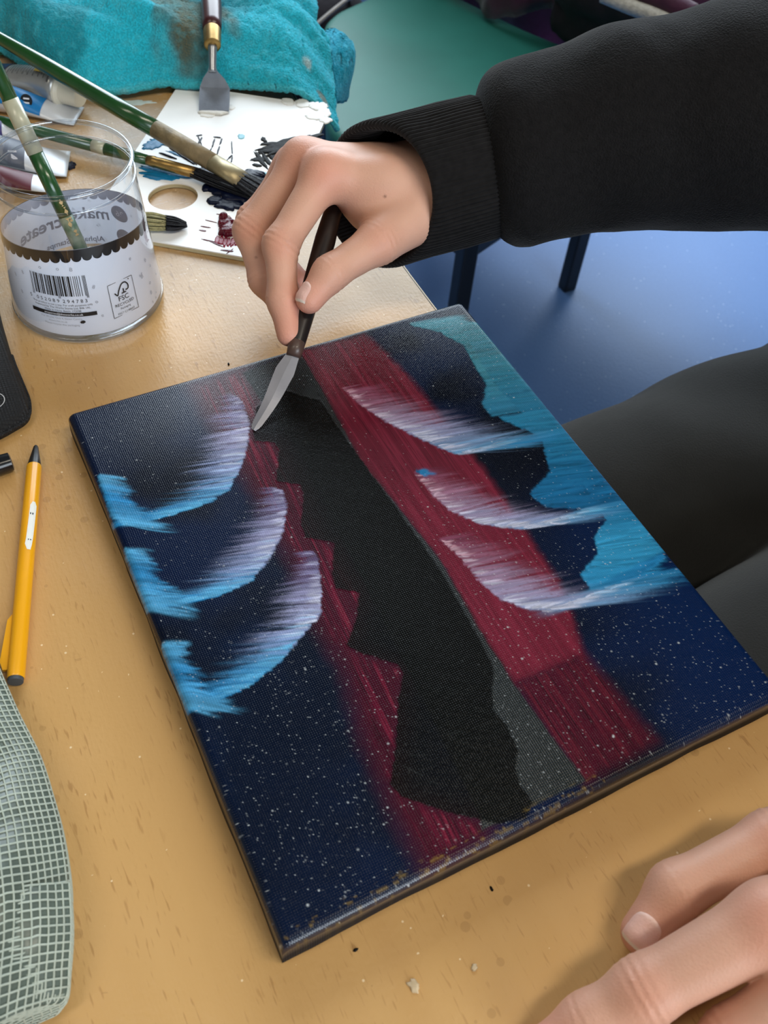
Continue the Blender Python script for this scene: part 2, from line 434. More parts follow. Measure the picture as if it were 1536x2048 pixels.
# dark damp freckles and pale flecks of dried paint
v1 = N.new('ShaderNodeTexVoronoi'); v1.inputs['Scale'].default_value = 95; L.new(tc.outputs['Object'], v1.inputs['Vector'])
fk = math_node(N, L, 'MULTIPLY', math_node(N, L, 'LESS_THAN', v1.outputs['Distance'], .2), math_node(N, L, 'GREATER_THAN', noise_node(N, L, 26, detail=1, off=(6, 6, 0)), .56))
c = mixc(N, L, math_node(N, L, 'MULTIPLY', fk, .22), c, S(120, 84, 42))
v2 = N.new('ShaderNodeTexVoronoi'); v2.inputs['Scale'].default_value = 150; L.new(tc.outputs['Object'], v2.inputs['Vector'])
fl = math_node(N, L, 'MULTIPLY', math_node(N, L, 'LESS_THAN', v2.outputs['Distance'], .085), math_node(N, L, 'GREATER_THAN', noise_node(N, L, 90, detail=0, off=(1, 6, 0)), .54))
c = mixc(N, L, math_node(N, L, 'MULTIPLY', fl, .75), c, S(236, 214, 176))
L.new(c, b.inputs['Base Color'])
L.new(math_node(N, L, 'ADD', math_node(N, L, 'MULTIPLY', blot, .10), .30), b.inputs['Roughness']); b.inputs['Specular IOR Level'].default_value = .5
bp = N.new('ShaderNodeBump'); bp.inputs['Distance'].default_value = .00012
L.new(math_node(N, L, 'ADD', math_node(N, L, 'MULTIPLY', dash, .6), noise_node(N, L, 420, detail=2)), bp.inputs['Height']); L.new(bp.outputs[0], b.inputs['Normal'])
MAT_TABLE = m
MAT_EDGE = M('beech_edge_strip', S(206, 176, 128), .4, var=(60, .12, (1, 1, 8)))
MAT_GAP = M('dark_seam', S(42, 32, 22), .7, var=(200, .2))
def table_edge(y): return .2452 + .22 * (y + .01) ** 2
ys = np.linspace(-.72, .80, 44)
def table_outline(d):
    right = [(table_edge(y) - d, min(max(y, -.72 + d), .80 - d)) for y in ys]
    return np.array(right + [(-.80 + d, .80 - d), (-.80 + d, -.72 + d)])
t = thing('table', 'beech laminate classroom table with a shallow curved edge beside the painter', 'table', (-.2, .04, FZ))
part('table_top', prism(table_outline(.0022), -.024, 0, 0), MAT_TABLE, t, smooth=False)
part('seam', prism(table_outline(.0014), -.0236, -.0003, 0), MAT_GAP, t, smooth=False)
part('edge_strip', prism(table_outline(0), -.0245, -.0006, .0008), MAT_EDGE, t, smooth=False)
for (x, y) in ((.16, .70), (.16, -.62), (-.70, .70), (-.70, -.62)):
    part('leg', rod((x, y, -.03), (x, y, FZ), [(0, .02), (.97, .02), (.97, .024), (1, .024)], 16), BLACK_METAL, t, angle=40)
part('under_frame', join(box((-.27, .70, -.045), (.86, .03, .04), .004), box((-.27, -.62, -.045), (.86, .03, .04), .004),
                         box((.16, .04, -.045), (.03, 1.30, .04), .004), box((-.70, .04, -.045), (.03, 1.30, .04), .004)), BLACK_METAL, t, smooth=False)

# ------------------------------------------------------------------ chairs with green vinyl seats
MAT_GREEN = M('green_vinyl', S(38, 118, 106), .5, var=(9, .14), bump=(700, .00025))
SEAT = [(.46, .655), (.62, .49), (1.03, .625), (.912, .78), (.815, 1.075), (.60, .985)]
def chair(label, dx=0., dy=0.):
    o = V3(dx, dy, 0); t = thing('chair', label, 'chair', (.75 + dx, .79 + dy, FZ), 'green-seated chairs')
    poly = round_poly(np.array(SEAT) + o[:2], [.06, .06, .05, .12, .06, .05], 8)
    s = part('seat', prism(poly, -.315, -.27, .016), MAT_GREEN, t, angle=50)
    LEG = [(.655, .575), (.99, .705), (.82, 1.03), (.59, .93)]
    for (x, y) in LEG:
        part('leg', box((x + dx, y + dy, (FZ - .30) / 2), (.026, .026, abs(FZ + .30)), .003), BLACK_METAL, t, smooth=False)
    for i in range(4):
        A = V3(*LEG[i], -.445) + o; B = V3(*LEG[(i + 1) % 4], -.445) + o
        d = B - A; part('rail', box((A + B) / 2, (np.linalg.norm(d) - .02, .018, .026), .003, rotz(math.atan2(d[1], d[0]))), BLACK_METAL, t, smooth=False)
        A = A + V3(0, 0, .125); B = B + V3(0, 0, .125)
        part('seat_rail', box((A + B) / 2, (np.linalg.norm(d) - .02, .02, .02), .003, rotz(math.atan2(d[1], d[0]))), BLACK_METAL, t, smooth=False)
    A = V3(.99, .705, 0) + o; B = V3(.82, 1.03, 0) + o
    for P in (A, B):
        part('back_post', box((P[0], P[1], -.10), (.026, .026, .42), .003), BLACK_METAL, t, smooth=False)
    d = B - A
    part('backrest', box(((A + B) / 2) + V3(0, 0, .03), (np.linalg.norm(d), .035, .16), .014, rotz(math.atan2(d[1], d[0])), 3), MAT_GREEN, t)
    return t
chair('empty chair with a green vinyl seat and black square legs beyond the table')
chair('chair with a green vinyl seat and black square legs under the painter', .14, -.97)

# coat slung over the back of the empty chair
MAT_COAT = M('purple_coat_shell', S(92, 22, 74), .75, var=(7, .75), bump=(60, .002), sheen=.3)
MAT_COATDARK = M('dark_coat_lining', S(26, 12, 24), .85, var=(10, .4), bump=(80, .002))
MAT_ZIP = M('white_fluffy_trim', S(205, 205, 200), .8, var=(200, .25), bump=(500, .001))
ct = thing('coat', 'crumpled purple coat with a white zip slung over the chair back', 'coat', (.98, .92, -.27))
A = V3(1.03, .60, 0); B = V3(.83, 1.12, 0); dd = norm(B - A); nn = V3(dd[1], -dd[0], 0)   # nn points away from the seat
def coat_sheet(prof, s0, s1, nu, amp, seed):
    """prof: list of (offset from chair back, z); swept along the back from s0 to s1 with folds"""
    P = bez(np.array([(p[0], p[1], 0) for p in prof]), 40)[:, :2]; Ln = np.linalg.norm(B - A); G = []
    U = np.linspace(s0, s1, nu)
    for j, q in enumerate(P):
        row = []
        for i, u in enumerate(U):
            f = (fbm(u * 7 + j * .03, j * .11, 3, seed) - .5) * amp
            row.append(A + dd * (u * Ln) + nn * (q[0] + f) + V3(0, 0, q[1] + f * .6))
        G.append(row)
    G = np.array(G); n = nu
    V = G.reshape(-1, 3); Fq = [(a * n + e, a * n + e + 1, (a + 1) * n + e + 1, (a + 1) * n + e) for a in range(len(P) - 1) for e in range(n - 1)]
    return V, Fq
co = part('coat_body', coat_sheet([(-.055, -.245), (-.055, -.08), (-.03, .13), (.04, .17), (.12, .06), (.17, -.18), (.21, -.45)], -.25, 1.25, 60, .11, 3), MAT_COAT, ct)
md = co.modifiers.new('thickness', 'SOLIDIFY'); md.thickness = .012; md.offset = 1
co2 = part('sleeve', coat_sheet([(-.06, -.24), (-.09, -.16), (-.075, -.02), (-.05, .10), (-.01, .15)], .05, .38, 22, .06, 9), MAT_COATDARK, ct)
md = co2.modifiers.new('thickness', 'SOLIDIFY'); md.thickness = .014
zp = [px(1205, -12, .0) * 0 + at(1205, -10, .98), at(1262, 14, .975), at(1300, 28, .97), at(1345, 48, .965), at(1380, 66, .962)]
part('zip_trim', tube(bez(zp, 30), .0075, 10), MAT_ZIP, ct)
zp2 = [p + V3(.008, .012, .012) for p in zp]
part('placket', tube(bez(zp2, 30), .011, 10), MAT_COAT, ct)

# dark bag standing behind the chair
bc = V3(.66, 1.24, FZ + .17)
bgv = nets(lambda P: smin(smin(ell_sd(P, bc, (.17, .12, .17)), ell_sd(P, bc + V3(.02, -.02, .12), (.12, .09, .10)), .06), cone_sd(P, bc + V3(.0, -.10, -.08), bc + V3(.06, -.10, -.08), .06, .06), .03) - .02 * (vfbm3(P, 12, 21) - .5), bc - V3(.25, .22, .169), bc + V3(.25, .2, .27), .009, .03)
bg = thing('bag', 'dark cloth bag standing on the floor behind the empty chair', 'bag', (bc[0], bc[1], FZ))
part('bag_body', (relax(*bgv), bgv[1]), M('dark_plum_cloth', S(24, 18, 30), .85, var=(14, .4), bump=(120, .001)), bg)
part('strap', tube(bez([bc + V3(-.06, -.10, .12), bc + V3(-.02, -.13, .19), bc + V3(.04, -.12, .22), bc + V3(.09, -.06, .2)], 24), .010, 8, ratio=.35), M('pale_strap', S(176, 170, 166), .7, var=(60, .2)), bg)

# ================================================================== THE PAINTING
CW, CL, TH, ER = .251, .304, .019, .0045     # canvas width, length, thickness, edge radius
CX0, CY1 = 0.0, 0.0005                       # far left corner
def c2(u, v): return px(u, v, TH)[:2]
def cpath(pts): return np.array([c2(*q) for q in pts])
def edge_map(n_flat, size, side):
    """sample positions across the cloth: down one side, over the rounded edge, flat, and down the other side"""
    arc = ER * PI / 2; drop = TH - ER - .0008
    o = np.array([arc + drop, arc + drop * .5, arc + .0004] + list(np.linspace(arc, 0, 7)[:-1]))
    f = np.linspace(0, size - 2 * ER, n_flat)
    s = np.concatenate([-o, f, (size - 2 * ER) + o[::-1]])
    d = np.where(s < 0, -s, np.where(s > size - 2 * ER, s - (size - 2 * ER), 0))
    sg = np.where(s < 0, -1, 1); a = np.clip(d / ER, 0, PI / 2)
    pos = np.clip(s, 0, size - 2 * ER) + ER + sg * ER * np.sin(a)
    dz = ER * (1 - np.cos(a)) + np.clip(d - arc, 0, None)
    return pos, dz
ax, dzx = edge_map(620, CW, 0); ay, dzy = edge_map(748, CL, 0)
GX, GY = np.meshgrid(CX0 + ax, CY1 - ay)     # rows run from the far edge to the near edge
ny, nx = GX.shape
C = np.zeros((ny, nx, 3), np.float32); GL = np.full((ny, nx), .20, np.float32); HT = np.zeros((ny, nx), np.float32)

def sdist(poly, warp=0., wsc=300., seed=0):
    """signed distance (negative inside) to a polygon given in metres, with ragged edge"""
    x = GX + (fbm(GX * wsc, GY * wsc, 3, seed) - .5) * 2 * warp; y = GY + (fbm(GX * wsc, GY * wsc, 3, seed + 7) - .5) * 2 * warp
    d2 = np.full(x.shape, 1e9); ins = np.zeros(x.shape, bool)
    for i in range(len(poly)):
        a = poly[i]; e = poly[(i + 1) % len(poly)] - a
        wx = x - a[0]; wy = y - a[1]; t = np.clip((wx * e[0] + wy * e[1]) / (e @ e + 1e-15), 0, 1)
        d2 = np.minimum(d2, (wx - t * e[0]) ** 2 + (wy - t * e[1]) ** 2)
        bq = a + e; cr = ((a[1] > y) != (bq[1] > y)) & (x < (bq[0] - a[0]) * (y - a[1]) / (bq[1] - a[1] + 1e-15) + a[0])
        ins ^= cr
    return np.where(ins, -1, 1) * np.sqrt(d2)
def lay(mask, col):
    global C
    C = C * (1 - mask[..., None]) + np.asarray(col, np.float32) * mask[..., None]
def aniso(dirv, k_along, k_across, seed, o=3):
    d = norm(dirv); a = GX * d[0] + GY * d[1]; b = -GX * d[1] + GY * d[0]
    return fbm(a * k_along, b * k_across, o, seed)

# ground: night blue, bluer towards the near corners
nb = fbm(GX * 22, GY * 22, 4, 1)
C[:] = np.asarray(S(8, 12, 24), np.float32)
lay(sstep(.35, .7, nb) * .8, S(8, 24, 56))
fr = sstep(.16, .24, GX) * sstep(-.13, -.20, GY); lay(fr * .95, S(7, 29, 68))
fl_ = sstep(.12, .02, GX) * sstep(-.12, -.2, GY); lay(fl_ * (.35 + .5 * nb), S(5, 21, 46))
tl = sstep(.10, .02, GX) * sstep(-.06, -.02, GY); lay(tl * .8, S(10, 22, 46))
# crimson flanks either side of the tower
CR, CRB, CRD = S(88, 22, 38), S(120, 36, 56), S(46, 11, 22)
sd_dir = c2(1240, 1530) - c2(670, 700)
st = aniso(sd_dir, 25, 900, 21); st2 = aniso(sd_dir, 60, 2200, 24)
right_poly = cpath([(598, 703), (730, 668), (800, 735), (860, 805), (915, 880), (960, 930), (1010, 1000), (1060, 1080), (1115, 1160), (1150, 1250), (1168, 1312), (1085, 1345), (1030, 1368), (960, 1262), (880, 1120), (800, 1020), (720, 920), (650, 790)])
d = sdist(right_poly, .0012, 250, 2)
lay(sstep(.0035, -.003, d), CR); lay(sstep(.0, -.002, d) * sstep(.45, .75, st) * .75, CRB); lay(sstep(.0, -.002, d) * sstep(.6, .8, st2) * .5, CRD)
lay(sstep(.001, -.002, d) * sstep(.10, .2, -GY + .02) * .35, CRB)
low = cpath([(1030, 1368), (1085, 1345), (1165, 1310), (1240, 1400), (1310, 1480), (1170, 1562), (1100, 1470)])
d = sdist(low, .001, 250, 3)
lay(sstep(.006, -.004, d) * .95, S(70, 14, 32)); lay(sstep(.002, -.002, d) * sstep(.48, .72, st) * .8, CR); lay(sstep(.002, -.002, d) * sstep(.58, .75, st2) * .7, S(34, 9, 18))
left_poly = cpath([(395, 775), (482, 740), (520, 800), (505, 870), (560, 890), (610, 1000), (640, 1080), (670, 1100), (720, 1190), (700, 1300), (800, 1340), (790, 1500), (800, 1590), (965, 1650), (960, 1668), (860, 1722), (800, 1610), (745, 1480), (700, 1330), (650, 1250), (600, 1130), (540, 1010), (470, 900)])
d = sdist(left_poly, .0012, 250, 5); sdl = aniso(c2(860, 1722) - c2(540, 1010), 25, 800, 31)
lay(sstep(.012, -.003, d) * .95, S(62, 13, 30)); lay(sstep(.001, -.004, d) * sstep(.42, .68, sdl) * .85, S(94, 18, 42)); lay(sstep(0, -.003, d) * sstep(.62, .78, sdl) * .6, CRB)
lay(sstep(.0, -.002, d) * sstep(.6, .75, st2) * .5, S(30, 8, 16))
# tower ground: thin satin black
band = cpath([(485, 745), (600, 704), (650, 790), (720, 920), (800, 1020), (880, 1120), (960, 1262), (1030, 1370), (1100, 1470), (1172, 1561), (965, 1660), (960, 1630), (870, 1450), (770, 1250), (670, 1050), (600, 900), (520, 800)])
d = sdist(band, .0006, 300, 8); mk = sstep(.0009, -.0009, d)
lay(mk, S(24, 29, 30)); BANDM = mk; GL = GL * (1 - mk) + .27 * mk
# soft black scumble along the right side of the tower
scum = cpath([(650, 790), (720, 920), (800, 1020), (880, 1120), (960, 1262), (1000, 1330), (940, 1330), (860, 1200), (760, 1020), (680, 900)])
d = sdist(scum, .001, 300, 9); lay(sstep(.003, -.004, d) * .6, S(22, 22, 22))

BRK = fbm(GX * 160, GY * 420, 2, 63) * sstep(.12, .5, fbm(GX * 700, GY * 1100, 2, 66))
# the aurora / wave strokes ------------------------------------------------
def streak(p0, p1, w, col, a, hold=.25, bow=0.):
    """one bristle mark from p0 (loaded) to p1 (dry)"""
    p0 = np.asarray(p0); p1 = np.asarray(p1); e = p1 - p0; Ln = np.linalg.norm(e)
    if Ln < 1e-5: return
    pad = w * 3 + abs(bow)
    i0, i1 = np.searchsorted(GX[0], [min(p0[0], p1[0]) - pad, max(p0[0], p1[0]) + pad])
    j0, j1 = np.searchsorted(-GY[:, 0], [-max(p0[1], p1[1]) - pad, -min(p0[1], p1[1]) + pad])
    if i1 - i0 < 1 or j1 - j0 < 1: return
    x = GX[j0:j1, i0:i1] - p0[0]; y = GY[j0:j1, i0:i1] - p0[1]; ex, ey = e / Ln
    t = (x * ex + y * ey) / Ln; q = (-x * ey + y * ex) - bow * t * (1 - t) * 4
    prof = sstep(-.03, .01, t) * (1 - sstep(hold, 1.0, t)) * (t < 1)
    msk = (a * prof * np.exp(-(q / w) ** 2)) * (.55 + .9 * BRK[j0:j1, i0:i1]).clip(0, 1)
    C[j0:j1, i0:i1] = C[j0:j1, i0:i1] * (1 - msk[..., None]) + np.asarray(col, np.float32) * msk[..., None]
    HT[j0:j1, i0:i1] = np.maximum(HT[j0:j1, i0:i1], msk * (.5 + .5 * random.random()))
def along(pts, u):
    P = cpath(pts); s = np.r_[0, np.cumsum(np.linalg.norm(np.diff(P, axis=0), axis=1))]; s /= s[-1]
    return np.array([np.interp(u, s, P[:, 0]), np.interp(u, s, P[:, 1])])
def lerp_ramp(stops, u):
    u = min(max(u, 0), 1)
    for (a, ca), (b_, cb) in zip(stops[:-1], stops[1:]):
        if u <= b_:
            k = (u - a) / (b_ - a + 1e-9); return np.array(ca) * (1 - k) + np.array(cb) * k
    return np.array(stops[-1][1])
def wave(pts, dpx, lens, cols, n, w=(.0004, .0012), a=(.35, .95), ref=(600, 1000), jit=.0012, hold=(.1, .5)):
    dv = c2(ref[0] + dpx[0], ref[1] + dpx[1]) - c2(*ref); unit = np.linalg.norm(dv) / math.hypot(*dpx); dv = norm(dv)
    for k in range(n):
        u = random.random(); p = along(pts, u) + rng.normal(0, jit * .4, 2)
        Ln = np.interp(u, [q[0] for q in lens], [q[1] for q in lens]) * unit * (.45 + .75 * random.random())
        an = random.gauss(0, .06); ca, sa = math.cos(an), math.sin(an)
        d_ = np.array([dv[0] * ca - dv[1] * sa, dv[0] * sa + dv[1] * ca])
        col = lerp_ramp(cols, u + random.gauss(0, .05)) * random.uniform(.5, 1.3)
        streak(p, p + d_ * Ln, random.uniform(*w), np.clip(col, 0, 1), random.uniform(*a), random.uniform(*hold), random.gauss(0, .0006))
LAV, LAVW, PINK = S(146, 144, 180), S(196, 200, 224), S(140, 92, 116)
SKY, BLU, BLUD, TEAL, TEALD = S(84, 160, 204), S(36, 122, 178), S(22, 92, 140), S(38, 116, 134), S(18, 74, 98)
# left waves: loaded at the outer curve, dragged to the left
LC = [(0, S(84, 66, 100)), (.12, S(120, 116, 158)), (.3, S(158, 162, 200)), (.45, S(132, 150, 196)), (.58, S(78, 146, 196)), (.75, BLU), (1, BLU)]
for pts, blob, ref in (
    ([(466, 788), (486, 806), (497, 850), (494, 885), (482, 930), (458, 978), (420, 1002), (370, 1020), (300, 1038), (232, 1046)], [(196, 952), (208, 985), (222, 1030), (250, 1048)], (380, 930)),
    ([(548, 975), (566, 985), (572, 1012), (565, 1062), (540, 1112), (502, 1160), (440, 1188), (360, 1203), (292, 1216)], [(246, 1092), (258, 1130), (275, 1178), (292, 1214)], (430, 1110)),
    ([(622, 1103), (634, 1112), (641, 1180), (640, 1228), (600, 1272), (560, 1322), (500, 1368), (440, 1398), (378, 1417)], [(322, 1288), (334, 1330), (352, 1372), (376, 1414)], (500, 1280))):
    wave(pts, (-100, 13), [(0, 40), (.2, 105), (.45, 125), (.7, 130), (1, 65)], LC, 400, w=(.00025, .0008), a=(.3, .9), ref=ref, hold=(0., .3))
    wave(pts, (-100, 13), [(0, 25), (.3, 45), (.6, 70), (1, 45)], [(0, LAV), (.35, LAVW), (.55, SKY), (.8, SKY), (1, BLU)], 110, w=(.0003, .0007), a=(.5, 1.), ref=ref)
    wave(blob, (100, 14), [(0, 55), (.5, 68), (1, 120)], [(0, SKY), (.4, BLU), (1, SKY)], 120, w=(.0004, .0011), a=(.35, .95), ref=blob[1], hold=(.3, .85))
# right-hand side: teal to blue field running off the edge
EDGE_R = [(0, TEAL), (.5, TEAL), (1, BLUD)]
wave([(822, 648), (880, 662), (930, 690), (955, 735), (978, 770), (968, 808), (985, 830)], (100, -16), [(0, 95), (.4, 110), (1, 190)], [(0, S(70, 140, 160)), (.3, TEAL), (.6, S(52, 128, 150)), (1, S(44, 120, 160))], 640, w=(.0003, .0012), a=(.3, .85), ref=(960, 720), hold=(.55, .9))
wave([(925, 660), (985, 760), (1040, 820), (1090, 865), (1130, 920), (1180, 985), (1240, 1060)], (100, -16), [(0, 90), (1, 110)], [(0, TEAL), (.4, S(34, 112, 150)), (.7, BLUD), (1, BLU)], 520, w=(.0003, .0012), a=(.25, .8), ref=(1080, 870), hold=(.5, .9))
wave([(1000, 835), (1085, 872), (1096, 920), (1104, 946), (1062, 988), (1090, 1010), (1200, 1016)], (100, -14), [(0, 120), (.5, 110), (1, 120)], [(0, S(40, 124, 165)), (.5, S(28, 104, 152)), (1, S(26, 96, 146))], 560, w=(.0003, .0012), a=(.35, .85), ref=(1120, 940), hold=(.5, .85))
wave([(1202, 1018), (1216, 1042), (1192, 1076), (1200, 1110), (1165, 1150), (1190, 1185)], (100, -16), [(0, 70), (.4, 130), (1, 140)], [(0, S(34, 112, 160)), (.5, S(52, 148, 196)), (1, S(40, 128, 178))], 520, w=(.0003, .0011), a=(.35, .9), ref=(1230, 1090), hold=(.55, .9))
wave([(1330, 1112), (1290, 1140), (1230, 1172), (1170, 1196)], (-100, 30), [(0, 60), (1, 120)], [(0, BLU), (.5, S(36, 118, 168)), (1, S(90, 150, 190))], 120, w=(.0005, .0013), ref=(1230, 1160))
RC = [(0, S(118, 60, 84)), (.15, PINK), (.35, S(160, 148, 182)), (.55, S(132, 146, 186)), (.72, S(104, 150, 194)), (.85, S(56, 136, 184)), (1, BLU)]
for pts, ref, ex in (
    ([(686, 776), (720, 808), (780, 846), (850, 880), (910, 906), (960, 897), (1015, 886)], (820, 850), 1.0),
    ([(828, 944), (868, 990), (905, 1022), (960, 1046), (1045, 1056), (1115, 1040), (1180, 1018)], (960, 1020), 1.0),
    ([(878, 1078), (920, 1112), (962, 1162), (1002, 1196), (1055, 1216), (1115, 1216), (1185, 1190), (1250, 1160)], (1040, 1170), 1.1)):
    wave(pts, (100, -17), [(0, 75 * ex), (.3, 130 * ex), (.6, 170 * ex), (1, 200 * ex)], RC, 480, w=(.00025, .0009), a=(.25, .85), ref=ref, hold=(0., .35))
    wave(pts, (100, -17), [(0, 22), (.5, 55), (1, 60)], [(0, S(196, 150, 165)), (.4, LAVW), (.7, LAVW), (1, SKY)], 90, w=(.0003, .0007), a=(.5, 1.), ref=ref)
wave([(832, 944), (850, 946)], (40, 2), [(0, 26), (1, 22)], [(0, BLUD), (1, BLU)], 14, w=(.0008, .0014), a=(.7, 1), ref=(840, 945))

# spattered stars
NS = 5200
sx_ = CX0 + CW * rng.random(NS); sy_ = CY1 - CL * rng.random(NS) ** .85
dens = .35 + .65 * sstep(-.12, -.2, sy_); keep = rng.random(NS) < dens
gx1, gy1 = GX[0], GY[:, 0]
for x, y in zip(sx_[keep], sy_[keep]):
    r = .00010 + .00013 * random.random() + (.00028 * random.random() if random.random() < .05 else 0)
    i = np.searchsorted(gx1, x); j = np.searchsorted(-gy1, -y)
    sl = (slice(max(j - 3, 0), j + 4), slice(max(i - 3, 0), i + 4))
    q = np.hypot(GX[sl] - x, GY[sl] - y); mk_ = np.clip(1.25 - q / (r * 1.25), 0, 1) * random.uniform(.15, .8)
    C[sl] = C[sl] * (1 - mk_[..., None]) + np.float32(S(214, 222, 228)) * mk_[..., None]
# loaded palette-knife black: the stepped tower
tower = cpath([(505, 862), (513, 815), (560, 776), (602, 792), (640, 800), (680, 860), (730, 930), (800, 1026), (880, 1140), (950, 1262), (988, 1338), (984, 1370), (986, 1420), (1012, 1450), (1036, 1500), (1030, 1532), (1042, 1572), (1066, 1602), (1052, 1638), (1000, 1648), (900, 1626), (800, 1592), (780, 1570), (790, 1500), (796, 1400), (806, 1350), (798, 1330), (712, 1302), (694, 1290), (714, 1230), (718, 1186), (672, 1176), (664, 1150), (668, 1086), (640, 1080), (612, 1076), (602, 1050), (607, 990), (600, 970), (553, 962), (557, 900), (550, 886), (511, 882)])
d = sdist(tower, .0007, 420, 12); mk = sstep(.0006, -.0006, d); BANDM = BANDM * (1 - mk)
lay(mk * .93, S(12, 12, 11)); GL = GL * (1 - mk) + .13 * mk
kn = aniso(c2(900, 1300) - c2(700, 1260), 30, 420, 41); HT = np.maximum(HT, mk * (.35 + .5 * kn))
HT += sstep(.0012, .0, np.abs(d)) * .5
for k in range(46):        # dry scrapes and ridges the knife left in the black
    u = random.random(); p = c2(random.uniform(600, 1000), random.uniform(820, 1600))
    ii = np.argmin(np.abs(GX[0] - p[0])); jj = np.argmin(np.abs(GY[:, 0] - p[1]))
    if d[jj, ii] > -.004: continue
    streak(p, p + rng.normal(0, .006, 2), random.uniform(.0002, .0004), S(60, 64, 64), random.uniform(.08, .25), .3)
# gold glitter along the near edge, spattered stars
near = np.clip(1 - (GY - GY.min()) / .008, 0, 1)
gold = sstep(.62, .75, aniso((1, 0, 0), 300, 900, 55)) * sstep(.0, .5, near) * (GX < .15); lay(gold * .28, S(170, 140, 60))
# wrapped sides: mostly black primer with paint run over
side = np.maximum(dzx[None, :] + 0 * GY, dzy[:, None] + 0 * GX); sm = sstep(.002, .006, side)
lay(sm * .92, S(26, 27, 31)); GL = GL * (1 - sm) + .62 * sm; er_ = sstep(.0002, .0015, side) * (1 - sstep(.0045, .008, side)); GL = GL * (1 - er_) + .26 * er_
weave = (np.sin(GX * 2 * PI / .00105) * np.sin(GY * 2 * PI / .00105)) * .00002
TOPZ = TH - dzx[None, :] - dzy[:, None]
Z = np.maximum(TOPZ, .0006) + np.where(side < .001, HT * .00013, 0)
wob = (fbm(GX * 40, GY * 40, 2, 77) - .5) * .0012 * sstep(.003, .012, side)
VV = np.stack([GX + np.sign(GX - (CX0 + CW / 2)) * wob, GY + np.sign(GY - (CY1 - CL / 2)) * wob, Z], -1).reshape(-1, 3)
ii = np.arange(ny * nx).reshape(ny, nx)
FF = np.stack([ii[:-1, :-1], ii[1:, :-1], ii[1:, 1:], ii[:-1, 1:]], -1).reshape(-1, 4)
m = bpy.data.materials.new('painted_canvas'); a_ = attr_color(m); nt, b = nodes_of(m); N, L = nt.nodes, nt.links
g_ = N.new('ShaderNodeAttribute'); g_.attribute_name = 'gloss'
L.new(math_node(N, L, 'ADD', g_.outputs['Fac'], math_node(N, L, 'MULTIPLY', math_node(N, L, 'SUBTRACT', noise_node(N, L, 60, detail=3), .5), .12)), b.inputs['Roughness'])
tc = N.new('ShaderNodeTexCoord')
def wv(axis):
    w = N.new('ShaderNodeTexWave'); w.wave_type = 'BANDS'; w.bands_direction = axis; w.inputs['Scale'].default_value = 300; w.inputs['Distortion'].default_value = .6; w.inputs['Detail'].default_value = 1
    L.new(tc.outputs['Object'], w.inputs['Vector']); return w.outputs['Fac']
hh = math_node(N, L, 'ADD', math_node(N, L, 'MULTIPLY', wv('X'), wv('Y')), math_node(N, L, 'MULTIPLY', noise_node(N, L, 900, detail=2), .7))
bp = N.new('ShaderNodeBump'); bp.inputs['Distance'].default_value = .00011; L.new(hh, bp.inputs['Height']); L.new(bp.outputs[0], b.inputs['Normal'])
sp_ = N.new('ShaderNodeAttribute'); sp_.attribute_name = 'wet'; L.new(math_node(N, L, 'ADD', math_node(N, L, 'MULTIPLY', sp_.outputs['Fac'], .55), .10), b.inputs['Specular IOR Level'])
cv = thing('canvas', 'stretched canvas painted with a black tower, crimson bands and blue waves', 'painting', (CX0 + CW / 2, CY1 - CL / 2, 0))
o = part('painted_cloth', (VV, FF), m, cv)
set_color(o, C.reshape(-1, 3)); set_float(o, GL.ravel(), 'gloss'); WET = np.maximum(er_, np.maximum(BANDM * .5, .55 * sstep(-.075, -.01, GY) * (1 - sm) * (1 - mk))); set_float(o, WET.ravel(), 'wet')
MAT_PINE = M('pine_bar', S(206, 176, 126), .6, var=(60, .15, (1, 8, 1)))
x0, x1, y0, y1 = CX0 + .002, CX0 + CW - .002, CY1 - CL + .002, CY1 - .002
for bx in ((x0, x0 + .03, y0, y1), (x1 - .03, x1, y0, y1), (x0 + .03, x1 - .03, y0, y0 + .03), (x0 + .03, x1 - .03, y1 - .03, y1)):
    part('stretcher_bar', plane_box(*bx, .0005, .0135), MAT_PINE, cv, smooth=False)

# ================================================================== THINGS ON THE TABLE
WHITE_PAINT = M('thick_white_paint', S(240, 240, 236), .45, var=(80, .05), bump=(160, .0012))
# ------------------------------------------------------------------ palette
PFL, PFR, PBL, PBR = V3(.0573, .1810, 0), V3(.1560, .1038, 0), V3(.1808, .3450, 0), V3(.2830, .2690, 0)
PZ0, PZ1 = .0006, .0042
MAT_BOARD = M('white_palette_board', S(248, 249, 249), .4, var=(30, .05), bump=(90, .0002))
MAT_PLY = M('board_core', S(196, 186, 150), .6, var=(90, .12))
pal = thing('palette', 'white rectangular mixing palette with a thumb hole and smeared paint', 'palette', tuple((PFL + PBR) / 2))
outl = round_poly([PFL[:2], PFR[:2], PBR[:2], PBL[:2]], [.004, .004, .012, .006], 7)
hole_c = px(346, 393, PZ1)[:2]; ha = norm(px(392, 372, PZ1)[:2] - px(300, 400, PZ1)[:2]); hb = V3(-ha[1], ha[0], 0)[:2]
hr = (.0178, .0165); NH = 40
hole = np.array([hole_c + ha * hr[0] * math.cos(t) + hb * hr[1] * math.sin(t) for t in np.linspace(0, 2 * PI, NH, endpoint=False)])
